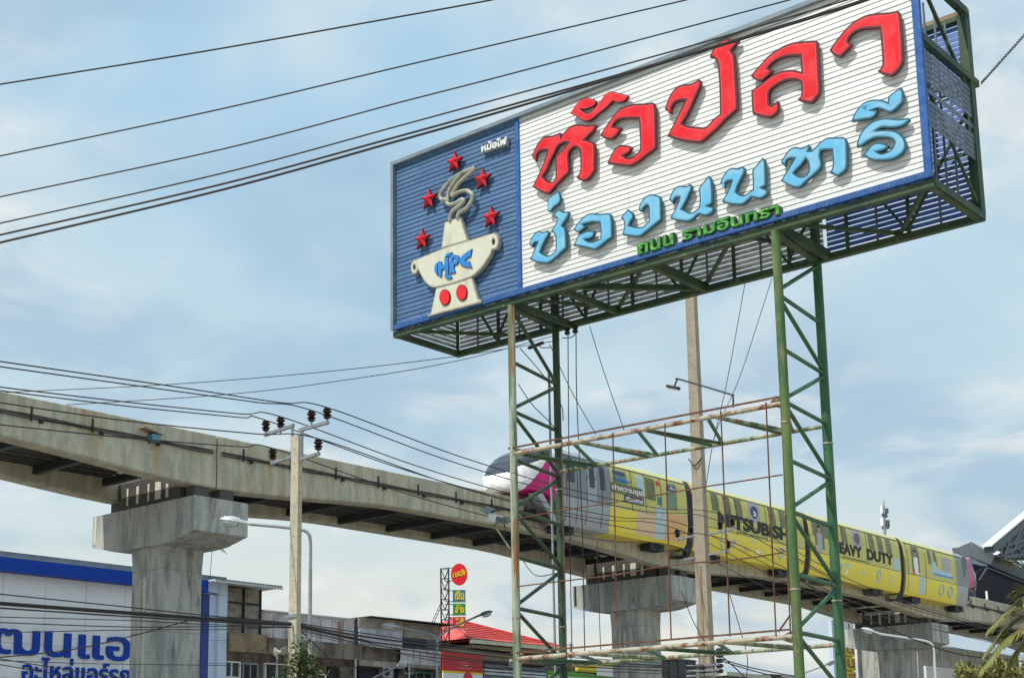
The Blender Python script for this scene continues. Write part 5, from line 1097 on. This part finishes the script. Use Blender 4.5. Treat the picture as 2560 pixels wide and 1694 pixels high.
def pylon():
    Y = 88; a = at(1103, 1700, Y); b = at(1125, 1700, Y); zt = at(1114, 1421, Y).z; c = (a + b) / 2; c.z = 0
    r = thing('sign_pylon', c, 'dark lattice mast carrying a round red sign over coloured square signs', 'sign mast')
    w = (b - a).length / 2 * .9; cs = [Vector((-w, -w, 0)), Vector((w, -w, 0)), Vector((w, w, 0)), Vector((-w, w, 0))]
    for k in range(4): mb = MB(); mb.bar(c + cs[k], c + cs[k] + UP * zt, .06); mb.build('leg', mLattice, r)
    z = zt; 
    while z > 4:
        z2 = z - .62
        for k in range(2):
            p, q = cs[0 if k == 0 else 3], cs[1 if k == 0 else 2]
            mb = MB(); m_ = c + (p + q) / 2; mb.bar(c + p + UP * z, m_ + UP * z2, .035); mb.bar(c + q + UP * z, m_ + UP * z2, .035); mb.bar(c + p + UP * z, c + q + UP * z, .035); mb.build('lattice_web', mLattice, r)
        z = z2
    F = lambda s, o, z_: at(1148, 1500, Y) * 0 + Vector((at(1148, 1500, Y).x + s, Y - o, z_))
    px = Y / 3740.0
    cc = at(1148, 1435, Y); cc.y = Y
    mb = MB(); n = 28; ring = [(cc.x - F(0, 0, 0).x + .50 * math.cos(2 * math.pi * k / n), cc.z + .66 * math.sin(2 * math.pi * k / n)) for k in range(n)]; mb.prism([ring], F, -.1, .1); rs = mb.build('round_sign', mSignRed2, r)
    text_on('สมหวัง', F, -.40, .40, cc.z - .22, cc.z + .18, .1, .12, .05, slope=.18).build('lettering', mYel, rs)
    for (y0, y1, m, tx) in ((1474, 1502, mTeal, 'เงิน'), (1508, 1535, mSGreen, 'สั่ง'), (1541, 1568, mSRed, 'ได้')):
        z1, z0 = at(1148, y0, Y).z, at(1148, y1, Y).z; mb = MB(); mb.fbox(F, -.38, .38, -.08, .08, z0, z1); q = mb.build('square_sign', m, r)
        mb = MB(); mb.fbox(F, -.42, .42, -.06, .05, z0 - .07, z0 - .01); mb.build('tray', mWhite, r)
        text_on(tx, F, -.25, .30, z0 + .08, z1 - .06, .08, .1, .04).build('lettering', mYel, q)
        mb = MB(); mb.bar(c + UP * (z1 - .03), F(0, 0, z1 - .03), .04); mb.bar(c + UP * (z0), F(0, 0, z0), .04); mb.build('bracket', mLattice, r)
    mb = MB(); mb.bar(c + UP * (cc.z + .4), cc + UP * .4, .04); mb.bar(c + UP * (cc.z - .4), cc - UP * .4, .04); mb.build('bracket', mLattice, r)
    for (x0, x1) in ((1076, 1102), (1083, 1106)):
        mb = MB(); mb.bar(at(x0, 1562, Y - .5), at(x1, 1506, Y - .5), .035); mb.build('ladder_rail', mLattice, r)
    for k in range(7): u = k / 6; mb = MB(); mb.bar(at(1076 + 26 * u, 1562 - 56 * u, Y - .5), at(1083 + 23 * u, 1562 - 56 * u, Y - .5), .03); mb.build('ladder_rung', mLattice, r)
pylon()

def right_row():
    # red hipped roof
    ta, z0 = onF(1174, 1594); tb = onF(1400, 1640)[0]; tl = onF(1174, 1594)[0]; zr = z0 + 1.75
    r = thing('red_roof_building', F_((ta + tb) / 2, -5, 0), 'low grey building with a bright red hipped tile roof', 'building')
    slab('wall', F_, ta + .6, tb - .6, -9, -1.2, 0, z0 - .3, mWallGrey, r)
    E = [F_(ta, 0, z0), F_(tb, 0, z0), F_(tb, -10, z0), F_(ta, -10, z0)]; r0, r1 = F_(ta + 3.6, -5, zr), F_(tb - 4, -5, zr)
    mb = MB(); mb.quad(E[0], E[1], r1, r0); mb.quad(E[1], E[2], r1); mb.quad(E[2], E[3], r0, r1); mb.quad(E[3], E[0], r0); mb.quad(*[e - UP * .1 for e in E]); mb.build('roof', mRoofRed, r, fixn=False)
    mb = MB()
    for p, q in ((r0, r1), (E[0], r0), (E[1], r1)): mb.bar(p + UP * .05, q + UP * .05, .16, .12)
    mb.build('ridge', mRoofRed, r)
    n = int((r1 - r0).length / .5); mb = MB()
    for k in range(n): p = r0.lerp(r1, k / n); mb.bar(p + UP * .12, p + Gd * .16 + UP * .12, .16, .1)
    mb.build('ridge_tile', mSRed, r, kind='stuff')
    for k in range(1, 9):
        u = k / 9; p = E[0].lerp(r0, u) + UP * .03; q = E[1].lerp(r1, u) + UP * .03; mb = MB(); mb.bar(p, q, .06, .05); mb.build('tile_course', mRoofRed, r)
    slab('fascia', F_, ta + .1, tb, -.12, .06, z0 - .28, z0 - .05, mCream, r)
    mb = MB(); mb.fbox(F_, ta + .3, tb, -1.2, -.1, z0 - .55, z0 - .35); mb.build('eave_soffit', mWallBrown, r)
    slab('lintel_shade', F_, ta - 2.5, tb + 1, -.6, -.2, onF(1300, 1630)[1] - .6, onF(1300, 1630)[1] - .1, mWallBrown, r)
    # hip end to the left of the corner
    # red billboard
    a, b = onF(1108, 1640, FO + 2)[0], onF(1206, 1650, FO + 2)[0]; H = lambda t, o, z: G(t, FO + 2 + o, z)
    z1 = onG(1108, 1628, FO + 2)[1]; z2 = onG(1108, 1674, FO + 2)[1]; z3 = z2 - .12
    s = thing('shop_billboard', H((a + b) / 2, 0, 0), 'red and white shop billboard with a yellow stripe below the lattice mast', 'billboard')
    slab('red_panel', H, a, b, -.1, .0, z2, z1, mRedSign, s); slab('stripe', H, a, b, -.1, .0, z3, z2 - .004, mYel, s); slab('white_panel', H, a, b, -.1, .0, z3 - 3, z3 - .004, mClad, s)
    for k in (0, 1): p = H(a + .2 if k == 0 else b - .2, -.2, 0); mb = MB(); mb.bar(p, p + UP * (z1 - .2), .12); mb.build('post', mLattice, s)
    tm = (a + b) / 2 + .1
    for (da, db, za, zb) in ((-.35, .2, .62, .5), (-.3, .35, .44, .36), (-.5, .65, .30, .2)): slab('logo_stroke', H, tm + da, tm + db, .0, .008, z2 + za - .1, z2 + zb + .05 - .1 + .06, mWhite, s)
    mb = MB(); n = 16; mb.prism([[(tm + .3 + .42 * math.cos(math.pi * k / n), z3 - .35 + .5 * math.sin(math.pi * k / n)) for k in range(n + 1)]], H, 0, .008); mb.build('printed_cap', mSRed, s)
    mb = MB(); mb.prism([[(tm + .3 + .46 * math.cos(2 * math.pi * k / n), z3 - .62 + .34 * math.sin(2 * math.pi * k / n)) for k in range(n)]], H, 0, .005); mb.build('printed_hair', mDark, s)
    # grey louvred shop, then yellow-green shop
    a, b = onF(1206, 1650)[0], onF(1368, 1660)[0]; zt = onF(1206, 1637)[1]
    r = thing('louvred_building', F_((a + b) / 2, -4, 0), 'low grey building faced with stacked horizontal louvres behind the left tower', 'building'); slab('wall', F_, a, b, -7, -.1, 0, zt - .5, mWallGrey, r)
    for k in range(12): z = zt - .7 - k * .22; slab('louvre', F_, a + .1, b - .2, -.08, .08 + .03 * (k % 2), z, z + .15, mSheetBlue if k % 3 else mGreySlat, r)
    slab('vent_pipe', F_, a + 2.3, a + 2.7, .1, .4, zt - .6, zt - .1, mCream, r)
    a, b = onF(1366, 1660)[0], onF(1534, 1670)[0]; zt = onF(1430, 1652)[1]; zm = onF(1430, 1676)[1]
    r = thing('lime_shop', F_((a + b) / 2, -4, 0), 'bright lime green shop with a yellow signboard behind the cables', 'building'); slab('wall', F_, a, b, -7, -.1, 0, zt - .3, mWallGrey, r)
    slab('signboard', F_, a + 3.0, b - .1, -.05, .2, zm, zt, mYFac, r); slab('green_board', F_, a, b - .1, -.05, .1, 0, zm - .1, mLime, r); slab('white_board', F_, b - 2.2, b - .05, .21, .26, zm - .2, zt - .2, mWhite, r)
    for k in range(7): slab('trim', F_, a, b - .1, .1, .14, zm - .5 - .35 * k, zm - .4 - .35 * k, mSGreen if k % 2 else mCream, r)
    a, b = onF(1650, 1650)[0], onF(1742, 1660)[0]; zt = onF(1660, 1641)[1]
    r = thing('glass_grid_building', F_((a + b) / 2, -4, 0), 'dark glazed building with a square grid behind the tall brown pole', 'building'); slab('wall', F_, a, b, -7, -.1, 0, zt, mNavyDk, r); w = (b - a) / 4
    for j in range(4):
        for k in range(5):
            z = zt - .1 - k * 1.1; mb = MB(); mb.fbox(F_, a + j * w + .06, a + (j + 1) * w - .06, -.1, -.04, z - 1.0, z - .06); mb.build('pane', mGlass, r)
        slab('mullion', F_, a + j * w - .05, a + j * w + .05, -.1, .04, 0, zt, mStSteel, r)
    for k in range(6): slab('transom', F_, a, b, -.1, .03, zt - .1 - k * 1.1 - .04, zt - .1 - k * 1.1 + .04, mStSteel, r)
    slab('edge_strip', F_, b, b + 1.4, -3, -.2, 0, zt - .5, mSheetWhite, r)
    # roofs further along
    for (x0, x1, y, m, lab, nm) in ((1812, 1850, 1678, mWallGrey, 'grey flat-roofed building just right of the tall brown pole', 'roof'), (1852, 1920, 1682, mTealF, 'teal fronted building low between the poles', 'teal'), (1922, 1944, 1684, mDark, 'narrow dark building low between the poles', 'dark'), (1946, 1990, 1684, mWallBrown, 'brown shed with a flat roof beside the green tower', 'brown')):
        a, b = onF(x0, 1680)[0], onF(x1, 1680)[0]; zt = onF(x0, y)[1]; r = thing('distant_building', F_((a + b) / 2, -4, 0), lab, 'building', 'distant low buildings'); slab('wall', F_, a, b - .1, -7, 0, 0, zt - .3, m, r); slab('roof', F_, a - .2, b, -7, .3, zt - .28, zt, mCream if nm != 'dark' else mDark, r)
    # yellow vertical sign
    t, z1 = onG(2110, 1603, -9); t2 = onG(2135, 1603, -9)[0]; J = lambda a_, o, z: G(a_, -9 + o, z)
    r = thing('vertical_shop_sign', J((t + t2) / 2, 0, 0), 'tall yellow vertical sign with brown Thai letters beside the green tower', 'sign'); z = z1
    for ch in 'ดนสมค':
        slab('sign_box', J, t, t2, -.2, .0, z - 1.02, z - .04, mYel, r); text_on(ch, J, t + .3, t2 - .12, z - .85, z - .2, 0, .02, .03).build('lettering', mWallBrown, r); z -= 1.06
    slab('frame', J, t - 1.75, t - 1.5, -.3, .0, 0, z1 + 1.5, mCladBlue, r)
    slab('frame', J, t - .3, t2, -.25, -.22, 0, z1, mLampW, r)
    z2 = z1 + 2.2; slab('top_box', J, t, t2 + .05, -.2, .0, z1 + .1, z2, mWhite, r); slab('logo', J, t + .3, t2 + .2, .0, .03, z2 - .6, z2 - .2, mSGreen, r); slab('slot', J, t + .8, t + 1.0, .0, .02, z1 + .3, z2 - .8, mWallBrown, r)
right_row()

# ================================================================== station
def station():
    r = thing('monorail_station', G(90, 0, 0), 'elevated monorail station with dark enclosed platform and angular steel roof', 'station')
    # concourse below and behind the right pier
    t0, z0 = onG(2292, 1606, -4.2); Z = z0
    slab('concourse_wall', G, t0, 130, -9, -4.2, 4.0, Z, mConc2, r); slab('lower_wall', G, t0 + .6, 130, -4.2, -3.9, 0, onG(2292, 1660, -3.9)[1], mClad, r)
    # dark platform screen behind the train
    t1, z1 = onG(2452, 1392, -1.0)
    slab('platform_screen', G, t1 - 1.0, 130, -2.0, -1.2, 13.3, onG(2470, 1415, -1.0)[1], mNavyDk, r)
    slab('platform_screen', G, t1 + 2, 130, 4.6, 4.9, 14.2, 17.0, mNavyDk, r)
    slab('platform_edge', G, t1 - 6, 130, 4.2, 6.2, 12.9, 13.5, mConc, r)
    # grey fascia box: corner prism
    o = -1.0
    A = onG(2392, 1368, o); B = onG(2424, 1354, o); C = onG(2484, 1388, o); D = onG(2472, 1411, o); E2 = onG(2424, 1392, o)
    mb = MB(); mb.prism([[B, C, D, E2]], lambda a, o_, b: G(a, o + o_, b), -.1, .15); mb.build('fascia', mStGrey, r)
    mb = MB(); mb.prism([[A, B, E2, (A[0] + .4, A[1] - .5)]], lambda a, o_, b: G(a, o + o_, b), -.4, .1); mb.build('fascia', mStGrey, r)
    # sloping dark eave running right with pale roof edge
    P_ = [onG(x, y, o) for x, y in ((2484, 1388), (2522, 1404), (2620, 1450), (2620, 1475), (2472, 1413))]
    mb = MB(); mb.prism([P_], lambda a, o_, b: G(a, o + o_, b), -2, .1); mb.build('eave', mStSteel, r)
    Q = [onG(x, y, o) for x, y in ((2484, 1386), (2495, 1378), (2526, 1401), (2516, 1402))]
    mb = MB(); mb.prism([Q], lambda a, o_, b: G(a, o + o_, b), -.1, .3); mb.build('roof_edge', mWhite, r)
    mb = MB(); mb.prism([[onG(x, y, o + .4) for x, y in ((2440, 1430), (2462, 1418), (2620, 1490), (2620, 1560), (2440, 1500))]], lambda a, o_, b: G(a, o + .4 + o_, b), -.3, .0); mb.build('dark_netting', mNavyDk, r)
    for (x0, y0, x1, y1) in ((2466, 1418, 2612, 1476), (2446, 1450, 2466, 1418)): p, q = onG(x0, y0, o + .5), onG(x1, y1, o + .5); mb = MB(); mb.bar(G(p[0], o + .55, p[1]), G(q[0], o + .55, q[1]), .12); mb.build('steel_beam', mStSteel, r)
    # upper roof wing
    w = 3.0
    def pt(x, y, d=0): q = onG(x, y, w + d); return G(q[0], w + d, q[1])
    a, b = pt(2480, 1360), pt(2640, 1226)
    mb = MB(); n_ = (Gn * -0.7); mb.box8([a, b, b + n_, a + n_, a - UP * .12, b - UP * .12, b + n_ - UP * .12, a + n_ - UP * .12]); mb.build('roof_wing', mWhite, r)
    mb = MB(); a2, b2 = pt(2484, 1364), pt(2640, 1234); mb.box8([a2, b2, b2 + n_, a2 + n_, a2 - UP * .5, b2 - UP * .5, b2 + n_ - UP * .5, a2 + n_ - UP * .5]); mb.build('roof_soffit', mStSteel, r)
    for (x0, y0, x1, y1, ww) in ((2486, 1370, 2640, 1330, .22), (2500, 1388, 2640, 1322, .22), (2506, 1390, 2520, 1352, .3), (2520, 1395, 2560, 1322, .2), (2545, 1392, 2600, 1300, .2), (2505, 1392, 2640, 1378, .25), (2530, 1350, 2560, 1395, .16)):
        mb = MB(); mb.bar(pt(x0, y0, -.6), pt(x1, y1, -.6), ww); mb.build('truss_member', mStSteel, r)
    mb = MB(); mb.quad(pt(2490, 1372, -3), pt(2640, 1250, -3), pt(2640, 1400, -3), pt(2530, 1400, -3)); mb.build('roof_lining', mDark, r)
    mb = MB(); p = G(onG(2468, 1500, 2.6)[0], 2.6, onG(2468, 1498, 2.6)[1]); mb.bar(p, p + UP * .6, .12); mb.build('marker_post', mWhite, r)
station()
def mast():
    Y = 210; b = at(2212, 1690, Y); b.z = 0; top = at(2210, 1248, Y); base = at(2212, 1330, Y)
    r = thing('telecom_mast', b, 'slender grey telecom mast with white panel antennas above the train', 'mast'); mb = MB(); mb.tube([b, at(2212, 1330, Y), at(2211, 1275, Y), top], .30, 6, .06); mb.build('mast_pole', mGalv, r)
    for (x, y, m, w, h) in ((2205, 1273, mWhite, .40, 1.2), (2217, 1276, mStSteel, .45, .7), (2206, 1303, mWhite, .5, 1.2), (2219, 1308, mStSteel, .6, 1.0), (2212, 1288, mStSteel, .8, .6), (2214, 1318, mStSteel, 1.2, .4)):
        p = at(x, y, Y); mb = MB(); mb.bar(p - UP * h / 2, p + UP * h / 2, w * .8, .4); mb.build('antenna_panel', m, r)
    for x in (1388, 1426):
        Y2 = 180; p = at(x, 1640, Y2); q = at(x, 1606, Y2); g = Vector(p); g.z = 0; r = thing('distant_pole', g, 'tiny distant pole with crossarm, ' + ('left' if x == 1388 else 'right') + ' of the rear left tower post', 'utility pole', 'distant poles')
        mb = MB(); mb.tube([g, q], .14, 6); mb.build('shaft', mGalv, r); mb = MB(); mb.bar(at(x - 8, 1611, Y2), at(x + 8, 1613, Y2), .14); mb.build('crossarm', mGalv, r)
mast()

# ================================================================== plants
def leaf(mb, c, d, L, w, up):
    x = d.cross(up)
    if x.length < 1e-3: x = d.cross(Vector((1, 0, .3)))
    x = x.normalized() * w / 2; mb.add([c, c + d * L * .5 + x, c + d * L, c + d * L * .5 - x], [(0, 1, 2, 3)])
def street_tree():
    Y = 39.0; b = at(752, 1690, Y); b.z = 0; top = at(752, 1612, Y).z
    r = thing('street_tree', b, 'leafy young street tree beside the left utility pole', 'tree'); rnd = random.Random(3)
    mb = MB(); mb.tube(catpts([b, b + Vector((.05, 0, 2.0)), b + Vector((-.05, .1, top - 1.0)), b + Vector((.0, .05, top - .2))], 4), .10, 8, .02); mb.build('trunk', mBark, r, smooth=True)
    cl = MB(); lf = MB()
    tips = []
    for k in range(26):
        th = rnd.uniform(0, 6.28); z = rnd.uniform(top - 2.6, top - .35); rr = (top + .1 - z) * .42 * rnd.uniform(.5, 1.1); p0 = b + UP * (z - .45); p1 = b + Vector((rr * math.cos(th), rr * math.sin(th), z)); cl.tube([p0, (p0 + p1) / 2 + UP * .08, p1], .02, 5, .008); tips.append(p1)
    tips.append(b + UP * top)
    cl.build('branches', mBark, r)
    for p in tips:
        for k in range(75):
            q = p + Vector((rnd.gauss(0, .17), rnd.gauss(0, .17), rnd.gauss(0, .14))); d = Vector((rnd.uniform(-1, 1), rnd.uniform(-1, 1), rnd.uniform(-.7, .5))).normalized(); leaf(lf, q, d, rnd.uniform(.09, .17), rnd.uniform(.05, .09), Vector((rnd.uniform(-.4, .4), rnd.uniform(-.4, .4), 1)))
    lf.build('foliage', mLeaf, r, fixn=False)
street_tree()
def palm():
    Y = 24.0; crown = at(2640, 1545, Y); b = Vector(crown); b.z = 0; rnd = random.Random(9)
    r = thing('palm_tree', b, 'palm with drooping olive green fronds entering from the right edge', 'palm tree')
    mb = MB(); mb.tube([b, b + UP * crown.z * .5, crown], .16, 10, .11); mb.build('trunk', mBark, r, smooth=True)
    def frond(P, n=66, ll=.40):
        pts = catpts(P, 8); mb = MB(); mb.tube(pts, .018, 5, .004)
        for k in range(n):
            u = .08 + .92 * k / n; i = min(int(u * (len(pts) - 1)), len(pts) - 2); c = pts[i].lerp(pts[i + 1], u * (len(pts) - 1) - i); d = (pts[i + 1] - pts[i]).normalized(); sd = d.cross(UP).normalized()
            for sg in (-1, 1):
                dd = (d * 1.1 + sd * sg * .8 - UP * rnd.uniform(.15, .75)).normalized(); leaf(mb, c, dd, ll * (1.15 - .6 * u) * rnd.uniform(.8, 1.1), .030, UP)
        mb.build('frond', mPalm, r, fixn=False)
    T = [(2470,1572,2540,1520,0), (2462,1632,2540,1545,.3), (2448,1678,2530,1585,-.4), (2500,1700,2560,1600,.6), (2520,1400,2570,1425,.2), (2530,1478,2575,1470,.5), (2540,1720,2590,1620,0)]
    for (x, y, mx_, my, dy) in T: frond([crown, at(mx_, my, Y + dy * .6), at(x, y, Y + dy)])
    for k in range(10):
        th = -1.2 + k * .33; d = Vector((math.cos(th), math.sin(th), 0)); frond([crown, crown + d * 1.0 + UP * .45, crown + d * 2.0 - UP * .4], 30)
    # low crown at the corner
    Y = 26; c = at(2500, 1700, Y); b = Vector(c); b.z = 0; r2 = thing('roadside_tree', b, 'yellow-green treetop filling the bottom right corner', 'tree'); mb = MB(); mb.tube([b, c], .12, 8, .05); mb.build('trunk', mBark, r2)
    lf = MB()
    for k in range(3600):
        q = at(rnd.uniform(2395, 2620), 0, Y); u = (rnd.random()); x = rnd.uniform(2395, 2625); ytop = 1672 + 8 * math.sin(x * .07) - 6 * math.sin(x * .021) + (2460 - x) * .10 * (x < 2460); p = at(x, ytop + abs(rnd.gauss(0, 26)), Y + rnd.gauss(0, .5)); d = Vector((rnd.uniform(-1, 1), rnd.uniform(-1, 1), rnd.uniform(-.3, .9))).normalized(); leaf(lf, p, d, rnd.uniform(.1, .22), .05, UP)
    lf.build('foliage', mPalm, r2, fixn=False)
palm()
for o in list(bpy.data.objects):
    if '_w' in o: del o['_w']
print('objects', len(bpy.data.objects))
